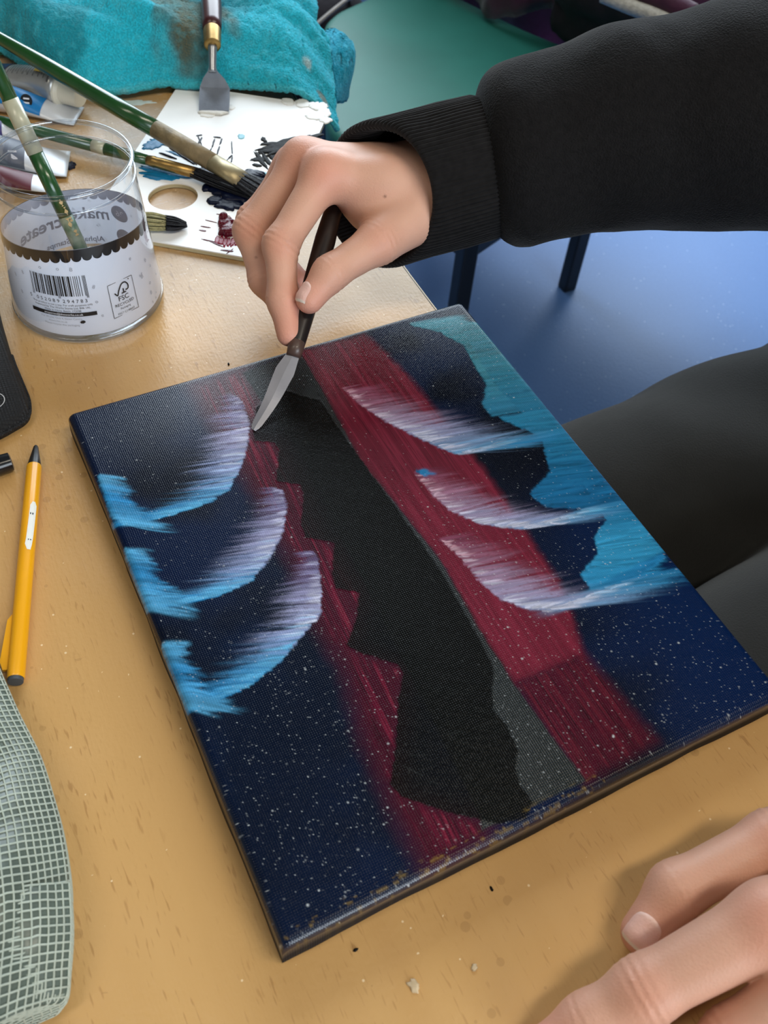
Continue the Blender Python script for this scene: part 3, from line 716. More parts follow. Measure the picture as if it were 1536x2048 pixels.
def plate_with_hole(out, hole, z0, z1):
    bm = bmesh.new()
    for z in (z0, z1):
        lo = [bm.verts.new((*p, z)) for p in out]; lh = [bm.verts.new((*p, z)) for p in hole]
        ed = [bm.edges.new((lo[i], lo[(i + 1) % len(lo)])) for i in range(len(lo))] + [bm.edges.new((lh[i], lh[(i + 1) % len(lh)])) for i in range(len(lh))]
        bmesh.ops.triangle_fill(bm, edges=ed, use_beauty=True, use_dissolve=False)
    bm.verts.ensure_lookup_table(); no, nh = len(out), len(hole); k = no + nh
    for i in range(no): bm.faces.new([bm.verts[j] for j in (i, (i + 1) % no, k + (i + 1) % no, k + i)])
    for i in range(nh): bm.faces.new([bm.verts[no + j] for j in ((i + 1) % nh, i, k + i, k + (i + 1) % nh)])
    bmesh.ops.recalc_face_normals(bm, faces=list(bm.faces)); bm.verts.index_update()
    V = np.array([v.co[:] for v in bm.verts]); F = [tuple(v.index for v in f.verts) for f in bm.faces]; bm.free(); return V, F
part('core', plate_with_hole(outl, hole, PZ0, PZ1 - .0009), MAT_PLY, pal, smooth=False)
part('board_face', plate_with_hole(outl, hole, PZ1 - .0009, PZ1), MAT_BOARD, pal, smooth=False)
def wetpaint(name, col, rough=.26): return M(name, col, rough, 0, .3, var=(120, .25), bump=(260, .0006))
P_NAVY = M('wet_navy_paint', S(6, 15, 42), .35, 0, .2, var=(120, .25), bump=(260, .0006)); P_BLACK = M('black_paint', S(14, 13, 13), .55, 0, .12, var=(120, .25), bump=(260, .0006)); P_CRIM = wetpaint('wet_crimson_paint', S(92, 10, 30))
P_BLUE = wetpaint('thin_blue_paint', S(20, 122, 172), .35); P_PALE = wetpaint('pale_blue_wash', S(150, 210, 228), .4); P_PINK = wetpaint('crimson_smear', S(150, 30, 56), .3)
def blob(cx, cy, ax_, ay_, ang, h, seed, z=PZ1, n=44, rough=.35, rings=7):
    """a raised dab of paint with an irregular rim, sizes in metres"""
    R = []; ca, sa = math.cos(ang), math.sin(ang)
    t = np.linspace(0, 2 * PI, n, endpoint=False)
    rim = 1 + rough * (fbm(np.cos(t) * 2.2 + seed, np.sin(t) * 2.2 + seed * .7, 3, seed) - .5) * 2
    for k in range(rings):
        q = k / (rings - 1); s = max(1 - q ** 2.2, .02) if k else 1.0
        x = np.cos(t) * ax_ * rim * s; y = np.sin(t) * ay_ * rim * s
        zz = z + .0001 + h * math.sin(min(q * 1.25, 1) * PI / 2) * (1 + .3 * (fbm(x * 300 + seed, y * 300, 2, seed) - .5)) if k else np.full(n, z - .0002)
        R.append(np.c_[cx + x * ca - y * sa, cy + x * sa + y * ca, np.broadcast_to(zz, (n,))])
    return loft(R, False, True)
def dab(u, v, su, sv, ang, h, seed, mat, name='paint_dab', rough=.35):
    p = px(u, v, PZ1); part(name, blob(p[0], p[1], su, sv, ang, h, seed, rough=rough), mat, pal)
def strokes(pairs, w, h, mat, name='paint_smear', z=PZ1):
    P = []
    for k, (a, b_) in enumerate(pairs):
        A = px(*a, z); B = px(*b_, z); d = B - A; L_ = np.linalg.norm(d[:2])
        P.append(blob(*((A + B) / 2)[:2], L_ / 2, w * random.uniform(.5, 1.3), math.atan2(d[1], d[0]), h * random.uniform(.6, 1.2), 50 + k, z, 20, .5, 4))
    part(name, join(*P), mat, pal)
dab(452, 447, .0062, .0058, .3, .0032, 3, P_CRIM); dab(458, 463, .0078, .0065, .6, .0042, 6, P_CRIM); dab(447, 440, .0035, .003, 0, .005, 8, P_CRIM)
strokes([((438 + 7 * k, 470 + k), (432 + 8 * k, 496 - abs(k - 3) * 2)) for k in range(7)], .0014, .0004, P_PINK)
strokes([((400, 452), (422, 456)), ((398, 460), (414, 463)), ((418, 482), (446, 494)), ((440, 500), (470, 503)), ((430, 428), (460, 432)), ((402, 478), (430, 484)), ((452, 508), (466, 498)), ((410, 440), (436, 446))], .0009, .0003, P_CRIM)
dab(432, 352, .020, .008, -.72, .0022, 11, P_NAVY, rough=.5); dab(470, 384, .020, .013, -.6, .003, 14, P_NAVY, rough=.5); dab(505, 352, .012, .006, -.4, .0035, 15, P_NAVY, rough=.5)
dab(430, 402, .0058, .005, .1, .002, 16, P_NAVY); dab(415, 376, .005, .004, .6, .002, 17, P_NAVY); dab(540, 372, .014, .008, -.5, .003, 19, P_NAVY, rough=.5)
strokes([((430 + 8 * k, 408 - k), (470 + 8 * k, 378 + 2 * k)) for k in range(7)] + [((440 + 10 * k, 416), (462 + 9 * k, 404)) for k in range(5)], .0011, .0006, P_NAVY)
dab(458, 410, .013, .008, -.5, .0015, 21, P_NAVY, rough=.6); dab(506, 392, .014, .010, -.5, .002, 22, P_NAVY, rough=.5); dab(345, 352, .013, .005, -.4, .0006, 23, P_BLUE, rough=.6); dab(312, 288, .011, .006, .2, .0006, 24, P_BLUE, rough=.6); dab(565, 300, .016, .008, .1, .0012, 25, P_BLACK, rough=.7); dab(610, 284, .012, .006, .1, .0012, 26, P_BLACK, rough=.7)
# black dragged with the comb of the knife, far right
strokes([((508 + 11 * k, 300 - 2 * k), (536 + 11 * k, 340 - 3 * k)) for k in range(11)] + [((512 + 12 * k, 312 - 3 * k), (530 + 12 * k, 334 - 3 * k)) for k in range(9)], .0017, .0006, P_BLACK)
strokes([((500, 312), (640, 268)), ((512, 300), (628, 280)), ((520, 290), (560, 286)), ((498, 320), (540, 318)), ((560, 300), (640, 276)), ((524, 274), (532, 286)), ((590, 292), (630, 290)), ((540, 318), (600, 304)), ((505, 328), (522, 334)), ((530, 296), (610, 272)), ((515, 306), (575, 290)), ((600, 284), (646, 268))], .0036, .0008, P_BLACK)
# blue smears by the thin brush, navy scribbles in the middle
strokes([((282, 300), (330, 272)), ((290, 288), (345, 280)), ((300, 278), (372, 300)), ((330, 300), (420, 330)), ((284, 300), (300, 290))], .0026, .0006, P_BLUE)
strokes([((276, 332), (340, 348)), ((280, 345), (352, 356)), ((286, 352), (330, 358)), ((290, 336), (352, 350))], .0030, .0007, P_BLUE)
strokes([((300, 296), (332, 284)), ((340, 296), (400, 334)), ((318, 306), (352, 318))], .0018, .0008, P_NAVY)
strokes([((394, 268), (404, 292)), ((392, 272), (406, 270)), ((404, 274), (396, 290)), ((426, 274), (444, 276)), ((444, 276), (440, 290)), ((430, 276), (424, 296)), ((424, 296), (418, 306)), ((463, 282), (465, 310)), ((465, 310), (456, 318)), ((456, 318), (450, 328)), ((465, 312), (462, 326)), ((440, 290), (434, 310))], .00075, .0005, P_NAVY)
strokes([((474, 274), (490, 272))], .003, .0003, P_PALE); strokes([((500, 342), (540, 348))], .003, .0003, P_PALE)
# lumpy dried white along the far corner of the board
for k, (u, v, r) in enumerate(((640, 214, .006), (648, 226, .006), (650, 240, .005), (628, 210, .005), (606, 206, .006), (575, 204, .005), (634, 232, .007), (420, 222, .008), (455, 214, .005))):
    p = px(u, v, PZ1); part('white_paint', blob(p[0], p[1], r * 1.2, r, k, .0006, 80 + k, rough=.4), WHITE_PAINT, pal)

# ------------------------------------------------------------------ towel
m = bpy.data.materials.new('terry_towel'); nt, b = nodes_of(m); N, L = nt.nodes, nt.links
at_ = N.new('ShaderNodeAttribute'); at_.attribute_name = 'paint'
pile = noise_node(N, L, 620, detail=3); pl2 = noise_node(N, L, 120, detail=3, off=(4, 2, 0))
cc = mixc(N, L, math_node(N, L, 'MULTIPLY', ramp(N, L, pile, [(.42, (1, 1, 1)), (.62, (0, 0, 0))]), .32), at_.outputs['Color'], S(8, 84, 98))
cc = mixc(N, L, math_node(N, L, 'MULTIPLY', ramp(N, L, pl2, [(.5, (0, 0, 0)), (.75, (1, 1, 1))]), .35), cc, S(96, 208, 226))
L.new(cc, b.inputs['Base Color']); b.inputs['Roughness'].default_value = .95; b.inputs['Specular IOR Level'].default_value = .15
b.inputs['Sheen Weight'].default_value = .3; b.inputs['Sheen Tint'].default_value = (.5, .95, 1, 1)
bp = N.new('ShaderNodeBump'); bp.inputs['Distance'].default_value = .0022; L.new(pile, bp.inputs['Height']); L.new(bp.outputs[0], b.inputs['Normal'])
MAT_TOWEL = m
tw = thing('towel', 'turquoise terry towel with paint stains draped over the table corner', 'towel', (.1, .5, 0))
front = bez([px(-260, 40, .004), px(-120, 72, .004), px(0, 108, .004), px(70, 150, .004), px(150, 184, .004), px(240, 190, .005), px(330, 176, .006), px(400, 180, .006), px(480, 180, .006), px(545, 184, .008), px(600, 190, .008), px(640, 203, .004), px(673, 228, -.004)], 200)
def towel_sheet(front, back_shift, rows, seed, amp):
    n = len(front); G = np.zeros((rows, n, 3))
    s = np.linspace(0, 1, n)
    for r in range(rows):
        q = r / (rows - 1)
        base = front + np.outer(np.ones(n), V3(0, 0, 0)); sh = back_shift[0] * (1 - s)[:, None] + back_shift[1] * s[:, None]
        G[r] = base + sh * q
    X, Y = G[..., 0], G[..., 1]; Q = np.linspace(0, 1, rows)[:, None] * np.ones((1, n))
    # long soft folds running from the far left down to the near right
    d1 = norm(V3(.72, -.70, 0)); a = X * d1[0] + Y * d1[1]; bb = -X * d1[1] + Y * d1[0]
    fold = (1 - np.abs(2 * fbm(a * 4 + 1, bb * 17, 2, seed) - 1)) ** 1.6 * .034 + fbm(a * 9, bb * 30, 3, seed + 2) * .020
    ease = sstep(0, .16, Q) * .9 + .1 * sstep(0, .04, Q)
    z = G[..., 2] + fold * ease * amp
    over = X - np.vectorize(table_edge)(Y)                 # droops where it leaves the table
    z = z - .9 * np.clip(over + .004, 0, None) ** 1.15
    z = z + (vnoise(X * 900, Y * 900, 3) - .5) * .0016 + (vnoise(X * 420, Y * 420, 5) - .5) * .0018
    G[..., 2] = z; return G, Q, s
G, Q, s = towel_sheet(front, (V3(-.10, .36, 0), V3(.105, .30, 0)), 150, 4, 1.0)
rows, n = G.shape[:2]; ii = np.arange(rows * n).reshape(rows, n)
o = part('towel_cloth', (G.reshape(-1, 3), np.stack([ii[:-1, :-1], ii[:-1, 1:], ii[1:, 1:], ii[1:, :-1]], -1).reshape(-1, 4)), MAT_TOWEL, tw)
X, Y = G[..., 0], G[..., 1]; TC = np.zeros((rows, n, 3)); TC[:] = S(38, 198, 226)
def stain(u, v, r, col, k, seed):
    global TC
    p = px(u, v, .012); q = np.hypot(X - p[0], (Y - p[1]) * .8) / r + (fbm(X * 40, Y * 40, 3, seed) - .5) * 1.3
    mk = (sstep(1.0, .5, q) * k)[..., None]; TC = TC * (1 - mk) + np.array(col) * mk
for a in ((395, 95, .034, S(112, 84, 22), .8, 1), (372, 122, .026, S(96, 76, 20), .7, 2), (300, 30, .03, S(20, 112, 112), .6, 3), (60, 60, .03, S(14, 98, 102), .6, 4), (120, 110, .03, S(10, 92, 98), .6, 5),
          (590, 35, .011, S(235, 244, 244), .95, 6), (610, 55, .009, S(220, 240, 240), .8, 7), (122, 28, .010, S(190, 224, 224), .6, 8), (345, 20, .008, S(214, 236, 236), .7, 9), (610, 140, .006, S(225, 240, 240), .7, 10), (640, 166, .005, S(150, 120, 80), .8, 11), (460, 70, .03, S(14, 108, 122), .6, 13), (250, 182, .012, S(210, 235, 235), .6, 14)):
    stain(*a)
hem = sstep(.022, .008, Q)[..., None]; TC = TC * (1 - .5 * hem) + np.array(S(92, 206, 216)) * .5 * hem
rib = ((np.sin(Q * 420) * .5 + .5) * sstep(.55, .6, Q) * sstep(.9, .85, Q))[..., None]; TC = TC * (1 - .35 * rib) + np.array(S(16, 116, 128)) * .35 * rib
set_color(o, TC.reshape(-1, 3)); md = o.modifiers.new('thickness', 'SOLIDIFY'); md.thickness = .004; md.offset = 1
# the flap that hangs over the table's edge, seen beside the green seat
fl = []
for r in range(34):
    q = r / 33.0; row = []
    for k in range(40):
        w = k / 39.0
        top = px(655, 72, -.01) * (1 - w) + px(690, 96, -.012) * w + V3(0, 0, .004 * math.sin(w * 5))
        bot = px(663, 205, -.03) * (1 - w) + px(688, 196, -.045) * w
        p = top * (1 - q) + bot * q; p = p + V3(.012 * math.sin(w * PI) * math.sin(q * PI), 0, .012 * math.sin(q * PI))
        nn_ = (vnoise(w * 30, q * 30, 8) - .5) * .003; row.append(p + V3(nn_, nn_, nn_))
    fl.append(row)
fl = np.array(fl); ii = np.arange(34 * 40).reshape(34, 40)
o = part('hanging_flap', (fl.reshape(-1, 3), np.stack([ii[:-1, :-1], ii[:-1, 1:], ii[1:, 1:], ii[1:, :-1]], -1).reshape(-1, 4)), MAT_TOWEL, tw)
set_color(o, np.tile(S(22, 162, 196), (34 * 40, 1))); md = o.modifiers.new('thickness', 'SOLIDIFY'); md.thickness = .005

# ------------------------------------------------------------------ wide palette knife lying on towel and palette
MAT_MAROON = M('maroon_handle', S(72, 24, 28), .35, var=(40, .25), coat=.3)
MAT_BRASS = M('worn_brass', S(172, 140, 84), .35, .9, .5, var=(120, .3))
MAT_BLADE = M('dull_blade', S(150, 158, 172), .42, .55, .5, var=(70, .2), bump=(200, .0002))
kn = thing('palette_knife', 'wide square palette knife with a maroon handle resting on the towel', 'palette knife', tuple(px(430, 180, 0)))
kA = px(428, 222, .0055); kB = px(430, 172, .014); kC = px(425, 140, .026); kD = px(425, 92, .038); kE = px(424, 36, .045); kF = px(420, -60, .052)
d_, s_, u_ = frame(kB - kA)
def blade_ring(c, w, th): return np.array([c - s_ * w - u_ * 0, c - s_ * w + u_ * th, c + s_ * w + u_ * th, c + s_ * w])
part('blade', loft([blade_ring(kA - u_ * 0, .0118, .0006), blade_ring(kA * .55 + kB * .45, .0121, .0008), blade_ring(kA * .1 + kB * .9, .0118, .001), blade_ring(kB * .6 + kC * .4, .0085, .0012), blade_ring(kB * .15 + kC * .85, .0036, .0016), blade_ring(kC, .0030, .002)]), MAT_BLADE, kn, smooth=False)
part('shank', tube(bez([kC - (kD - kC) * .1, kC * .5 + kD * .5, kD], 14), np.linspace(.0030, .0036, 14)[:len(bez([kC, kC * .5 + kD * .5, kD], 14))], 14), STEEL, kn)
part('ferrule', rod(kD, kD * .45 + kE * .55, [(0, .0050), (.05, .0066), (.9, .0072), (1, .0070)], 20), MAT_BRASS, kn, angle=40)
kE2 = kD * .45 + kE * .55
part('handle', rod(kE2, kF, [(0, .0072), (.1, .0078), (.35, .0085), (.7, .0080), (.95, .006), (1, .003)], 20), MAT_MAROON, kn)
pk = px(428, 222, .0062); part('white_paint', blob(pk[0], pk[1], .011, .003, math.atan2(s_[1], s_[0]), .0012, 91, .0048, rough=.4), WHITE_PAINT, kn)

# ------------------------------------------------------------------ brushes
MAT_GRNH = M('green_lacquer', S(30, 78, 34), .25, 0, .5, var=(30, .2), coat=.5)
MAT_BARE = M('bare_paint_worn_wood', S(150, 132, 98), .55, var=(120, .35), bump=(300, .0005))
MAT_TAPE = M('yellowed_tape', S(186, 184, 160), .3, 0, .5, var=(90, .25), coat=.3)
MAT_HAIRB = M('paint_loaded_bristles', S(12, 16, 28), .35, var=(200, .4), bump=(900, .0012, (1, 1, 1)))
MAT_HAIRC = M('cream_bristles', S(190, 182, 132), .6, var=(300, .35), bump=(900, .001))
MAT_FERR = M('dirty_ferrule', S(172, 158, 122), .4, .5, .5, var=(90, .35))
MAT_DABT = M('flaked_cream_paint', S(214, 184, 130), .6, var=(150, .2))
INKG = M('smudged_ink', S(70, 78, 68), .6, var=(200, .3))
def bristles(A, B, w0, t0, w1, t1, seed, n=46):
    """a tuft from ferrule end A to tip B built as many hair strands"""
    A = np.asarray(A); B = np.asarray(B); d, s, u = frame(B - A); P = []; rr = random.Random(seed)
    for k in range(n):
        a = rr.uniform(0, 2 * PI); q = math.sqrt(rr.random()); x, y = math.cos(a) * q, math.sin(a) * q
        p0 = A + s * x * w0 + u * y * t0; p2 = B + s * x * w1 + u * y * t1 - d * rr.uniform(0, .12) * np.linalg.norm(B - A)
        mid = (p0 + p2) / 2 + (s * x * .25 * w0 + u * y * .2 * t0); r = max(w0, t0) * .1
        P.append(tube(bez([p0, mid, p2], 8), np.linspace(r, r * .45, len(bez([p0, mid, p2], 8))), 5))
    return join(*P)
# long diagonal brush
br = thing('paint_brush', 'long green-handled flat brush lying diagonally across towel, tubes and palette', 'brush', tuple(px(300, 260, 0)), 'paint brushes')
bA, bB, bC, bD = px(-60, 42, .044), px(322, 270, .0215), px(487, 361, .0135), px(566, 404, .0085)
P = lambda q: bA + (bC - bA) * q
part('handle', rod(P(0), P(.70), [(0, .0032), (.15, .0046), (.4, .0060), (.8, .0066), (1, .0064)], 20), MAT_GRNH, br)
part('bare_wood', rod(P(.695), P(.90), [(0, .0064), (.5, .0067), (1, .0066)], 20), MAT_BARE, br)
part('ferrule', rod(P(.895), P(1.0), [(0, .0067, .0066), (.5, .0076, .005), (1, .0086, .0036)], 20), MAT_FERR, br)
part('bristles', bristles(P(.99), bD, .0082, .0032, .009, .0012, 2, 150), MAT_HAIRB, br)
# thin brush with a pale band, behind the cup
br = thing('paint_brush', 'slim green brush with a pale band and gold ferrule passing behind the cup', 'brush', tuple(px(250, 300, 0)), 'paint brushes')
bA, bC, bD = px(-60, 226, .012), px(392, 346, .0100), px(520, 398, .0080)
P = lambda q: bA + (bC - bA) * q
part('handle', rod(P(0), P(.56), [(0, .0026), (.3, .0042), (1, .0045)], 18), MAT_GRNH, br)
part('pale_band', rod(P(.555), P(.61), [(0, .0046), (1, .0046)], 18), MAT_TAPE, br)
part('neck', rod(P(.605), P(.80), [(0, .0045), (.5, .0042), (1, .0036)], 18), MAT_GRNH, br)
part('ferrule', rod(P(.79), P(1.0), [(0, .0036), (.15, .0042), (.2, .0038), (.3, .0042), (1, .0046, .0038)], 18), MAT_BRASS, br)
part('bristles', bristles(P(.99), bD, .0046, .0036, .0035, .0015, 5, 90), MAT_HAIRB, br)
# cream bristle brush, handle hidden behind the cup's label
br = thing('paint_brush', 'brush with cream bristles tipped black poking out behind the cup', 'brush', tuple(px(300, 440, 0)), 'paint brushes')
bA, bC, bM_, bD = px(40, 418, .0085), px(278, 440, .0100), px(335, 446, .0098), px(374, 449, .0070)
P = lambda q: bA + (bC - bA) * q
part('handle', rod(P(0), P(.8), [(0, .003), (.5, .005), (1, .0052)], 16), MAT_GRNH, br)
part('ferrule', rod(P(.79), P(1.02), [(0, .0054), (1, .0058)], 16), MAT_BRASS, br)
part('bristles', bristles(P(1.0), bM_, .0054, .0048, .0058, .0048, 7, 130), MAT_HAIRC, br)
part('black_tip', bristles(bM_ - (bD - bM_) * .1, bD, .0060, .0046, .0026, .0012, 9, 110), MAT_HAIRB, br)
# brush standing in the cup
br = thing('paint_brush', 'green brush with a taped handle standing in the clear plastic cup', 'brush', tuple(px(190, 557, .003)), 'paint brushes')
bA = px(190, 557, .008); bE = px(-38, 77, .135)
P = lambda q: bA + (bE - bA) * q
part('handle', rod(P(.28), P(.56), [(0, .0044), (1, .0046)], 18), MAT_GRNH, br)
part('tape', rod(P(.555), P(.77), [(0, .0049), (1, .0050)], 18), MAT_TAPE, br)
part('handle_end', rod(P(.765), P(1.25), [(0, .0046), (.6, .0044), (.95, .003), (1, .001)], 18), MAT_GRNH, br)
part('worn_neck', rod(P(.10), P(.285), [(0, .0042), (.5, .0045), (1, .0045)], 18), M('worn_green_lacquer', S(70, 104, 78), .4, var=(90, .5), bump=(200, .0005), col2=S(150, 160, 140)), br)
part('bristle_stub', rod(P(0), P(.105), [(0, .0030), (1, .0044)], 16), MAT_FERR, br)
d_, s_, u_ = frame(bE - bA)
toc = norm(CAM - P(.3)); toc = norm(toc - d_ * (toc @ d_)); sd_ = np.cross(d_, toc)
def on_rod(q, w, r): return P(q) + (sd_ * math.sin(w) + toc * math.cos(w)) * r
flk = []
for k, (q, w, L_) in enumerate(((.33, .25, .03), (.29, .35, .035), (.24, .1, .04), (.26, .5, .02), (.20, .35, .025))):
    g = [[on_rod(q + L_ * a, w + wd * (.5 + .5 * math.sin(3 + a * 9 + k)), .00485) for wd in (-.28, 0, .28)] for a in np.linspace(0, 1, 6)]
    g = np.array(g).reshape(-1, 3); flk.append((g, [(r * 3 + c_, r * 3 + c_ + 1, r * 3 + c_ + 4, r * 3 + c_ + 3) for r in range(5) for c_ in range(2)]))
part('flaked_paint', join(*flk), MAT_DABT, br)

# ------------------------------------------------------------------ lettering helper
_fontcache = {}
def text_vf(txt, size=1.0, align='LEFT', bold=0.0):
    cu = bpy.data.curves.new('lettering', 'FONT'); cu.body = txt; cu.size = size; cu.align_x = align; cu.offset = bold; cu.resolution_u = 3
    ob = bpy.data.objects.new('lettering', cu); COL.objects.link(ob)
    dg = bpy.context.evaluated_depsgraph_get(); me = ob.evaluated_get(dg).to_mesh()
    V = np.array([v.co[:] for v in me.vertices]) if len(me.vertices) else np.zeros((0, 3)); F = [tuple(p.vertices) for p in me.polygons]
    ob.evaluated_get(dg).to_mesh_clear(); bpy.data.objects.remove(ob); bpy.data.curves.remove(cu); return V, F
def quad(x0, y0, x1, y1, n=1):
    xs_ = np.linspace(x0, x1, n + 1); V = np.array([(x, y, 0) for y in (y0, y1) for x in xs_])
    return V, [(i, i + 1, n + 2 + i, n + 1 + i) for i in range(n)]
def shift(VF, dx, dy, sx=1.0, sy=1.0):
    V = np.array(VF[0], float); V[:, 0] = V[:, 0] * sx + dx; V[:, 1] = V[:, 1] * sy + dy; return V, VF[1]
def disc(x, y, r, n=28): 
    t = np.linspace(0, 2 * PI, n, endpoint=False); return np.c_[x + r * np.cos(t), y + r * np.sin(t), 0 * t], [tuple(range(n))]
def annulus(x, y, r0, r1, n=36, a0=0, a1=2 * PI):
    t = np.linspace(a0, a1, n); V = np.concatenate([np.c_[x + r * np.cos(t), y + r * np.sin(t), 0 * t] for r in (r0, r1)])
    return V, [(i, i + 1, n + i + 1, n + i) for i in range(n - 1)]
def line2(pts, w):
    pts = np.asarray(pts, float); T = np.gradient(pts, axis=0); T /= np.linalg.norm(T, axis=1)[:, None] + 1e-9; Nn = np.c_[-T[:, 1], T[:, 0]] * w / 2
    n = len(pts); V = np.concatenate([np.c_[pts + Nn, np.zeros(n)], np.c_[pts - Nn, np.zeros(n)]])
    return V, [(i, n + i, n + i + 1, i + 1) for i in range(n - 1)]

# ------------------------------------------------------------------ clear plastic cup with its printed sleeve
KX, KY, KRB, KRT, KH, KTX, KTY = .0418, .1155, .0472, .0388, .0977, .0185, -.0027
def kr(z): return KRB + (KRT - KRB) * z / KH
def kpt(a, z, off=0.): r = kr(z) + off; return np.stack([KX + KTX * z + r * np.cos(a), KY + KTY * z + r * np.sin(a), z + 0 * a], -1)
MAT_CLEAR = clear_plastic('clear_plastic', (.96, .97, .98), .55, .04)
MAT_RIM = clear_plastic('clear_plastic_rim', (.86, .89, .92), .9, .06)
cup = thing('cup', 'clear plastic tub with a white printed sleeve holding a brush', 'cup', (KX, KY, 0))
n = 96; tt = np.linspace(0, 2 * PI, n, endpoint=False)
part('wall', loft([kpt(tt, z) for z in np.linspace(.004, KH - .002, 14)], False, False), MAT_CLEAR, cup)
part('base', loft([kpt(tt, .0005, -.004), kpt(tt, .0008, -.001), kpt(tt, .004, .0003), kpt(tt, .0045, -.001), kpt(tt, .003, -.006), kpt(tt, .0028, -.03)]), MAT_RIM, cup)
part('rim', loft([np.stack(kpt(tt, KH - .001 + .0016 * math.sin(q), .0004 + .0013 * math.cos(q))) for q in np.linspace(0, 2 * PI, 9)], False, False), MAT_RIM, cup)
part('lip', loft([kpt(tt, KH - .0105 + .0009 * math.sin(q), .0002 + .0007 * math.cos(q)) for q in np.linspace(0, 2 * PI, 9)], False, False), MAT_RIM, cup)
m = bpy.data.materials.new('sleeve_paper'); m.use_nodes = True; N, L = m.node_tree.nodes, m.node_tree.links; N.clear()
out = N.new('ShaderNodeOutputMaterial'); df = N.new('ShaderNodeBsdfDiffuse'); tr = N.new('ShaderNodeBsdfTranslucent'); gl = N.new('ShaderNodeBsdfGlossy'); gl.inputs['Roughness'].default_value = .25
nz = noise_node(N, L, 40, detail=3); pc = mixc(N, L, nz, S(222, 226, 240), S(234, 237, 248)); L.new(pc, df.inputs[0]); L.new(pc, tr.inputs[0])
mx = N.new('ShaderNodeMixShader'); mx.inputs[0].default_value = .30; L.new(df.outputs[0], mx.inputs[1]); L.new(tr.outputs[0], mx.inputs[2])
fz = N.new('ShaderNodeLayerWeight'); mx2 = N.new('ShaderNodeMixShader'); L.new(math_node(N, L, 'ADD', math_node(N, L, 'MULTIPLY', math_node(N, L, 'POWER', fz.outputs['Facing'], 4.0), .3), .03), mx2.inputs[0]); L.new(mx.outputs[0], mx2.inputs[1]); L.new(gl.outputs[0], mx2.inputs[2]); L.new(mx2.outputs[0], out.inputs[0])
MAT_SLEEVE = m
AF = math.radians(-97)
def ztop(a): return .0575 + .0075 * np.cos(a - AF)
def zbot(a): return .0070 + 0 * a
slv = part('sleeve', loft([kpt(tt, zbot(tt) + (ztop(tt) - zbot(tt)) * q, -.0006) for q in np.linspace(0, 1, 12)], False, False), MAT_SLEEVE, cup)
INK = M('black_print', S(20, 20, 24), .5, var=(300, .1)); INK2 = M('grey_print', S(150, 154, 166), .6, var=(300, .1)); PAPERW = M('white_print', S(225, 228, 238), .6, var=(300, .04)); SHOW = M('show_through_print', S(172, 176, 192), .7, var=(120, .12))
def wrap(VF, a0, z0, off, rot=0.0):
    """roll flat artwork (metres) round the cup: x runs round to the right, y runs up"""
    V = np.array(VF[0], float); x, y = V[:, 0].copy(), V[:, 1].copy()
    if rot: x, y = x * math.cos(rot) - y * math.sin(rot), x * math.sin(rot) + y * math.cos(rot)
    z = z0 + y; a = a0 + x / kr(z0); r = kr(z) + off
    return np.stack([KX + KTX * z + r * np.cos(a), KY + KTY * z + r * np.sin(a), z], -1), VF[1]
# scalloped black border: front outside, and showing grey through the back
def scallops(off, nsc=44):
    t = np.linspace(0, 2 * PI, nsc * 12, endpoint=False); uu = (t * nsc / (2 * PI)) % 1 * 2 - 1; edge = np.sqrt(np.clip(1 - uu * uu, 0, 1)) * .0030 + .0046
    return loft([kpt(t, ztop(t) - edge, off), kpt(t, ztop(t) - .002, off), kpt(t, ztop(t) + .0001, off)], False, False)
part('scalloped_border', scallops(-.0004), INK, slv, smooth=False)
part('border_show_through', scallops(-.0008), SHOW, slv, smooth=False)
# EAN-13 bars
Lc = ['0001101', '0011001', '0010011', '0111101', '0100011', '0110001', '0101111', '0111011', '0110111', '0001011']
Gc = ['0100111', '0110011', '0011011', '0100001', '0011101', '0111001', '0000101', '0010001', '0001001', '0010111']
par = ['LLLLLL', 'LLGLGG', 'LLGGLG', 'LLGGGL', 'LGLLGG', 'LGGLLG', 'LGGGLL', 'LGLGLG', 'LGLGGL', 'LGGLGL']
code = '5052089294783'
bits = '101' + ''.join((Lc if p_ == 'L' else Gc)[int(c_)] for c_, p_ in zip(code[1:7], par[int(code[0])])) + '01010' + ''.join(''.join('1' if q == '0' else '0' for q in Lc[int(c_)]) for c_ in code[7:]) + '101'
A0 = math.radians(-120.5); BW = .0335; mod_ = BW / 95
bars = []
for k, bt in enumerate(bits):
    if bt == '1':
        guard = k < 3 or k > 91 or 44 < k < 50
        bars.append(quad(-BW / 2 + k * mod_, -.0015 if guard else 0, -BW / 2 + (k + 1) * mod_, .0135))
part('barcode', wrap(join(*bars), A0, .0352, .0001), INK, slv, smooth=False)
def txt(s_, size, x, y, align='CENTER', a0=A0, mat=INK, name='lettering', off=.00012, rot=0., bold=0.):
    part(name, wrap(shift(text_vf(s_, size, align, bold), x, y), a0, .03, off, rot), mat, slv, smooth=False)
txt('5', .0033, -BW / 2 - .0022, .0008); txt('0 5 2 0 8 9', .0033, -.0078, .0007); txt('2 9 4 7 8 3', .0033, .0085, .0007)
txt('This product is not a toy. For craft purposes only', .0018, .0, -.0016); txt('Imported by The Works Stores Ltd, B46 1AL.', .0018, .0, -.0036); txt('Made in China. Batch: 172098', .0018, 0, -.0056)
part('text_bar', wrap(quad(-.0195, -.0088, .0195, -.0062, 20), A0, .03, .0001), INK, slv, smooth=False)
txt('enquiries@theworks.co.uk', .0021, 0, -.0081, mat=PAPERW, off=.0002)
txt('The Works, Unit 4, Dawn Centre', .0018, -.002, -.0112, mat=INK2); txt('theworks.co.uk', .0018, -.004, -.0134, mat=INK2); txt('Please recycle this packaging', .0018, -.002, -.0156, mat=INK2)
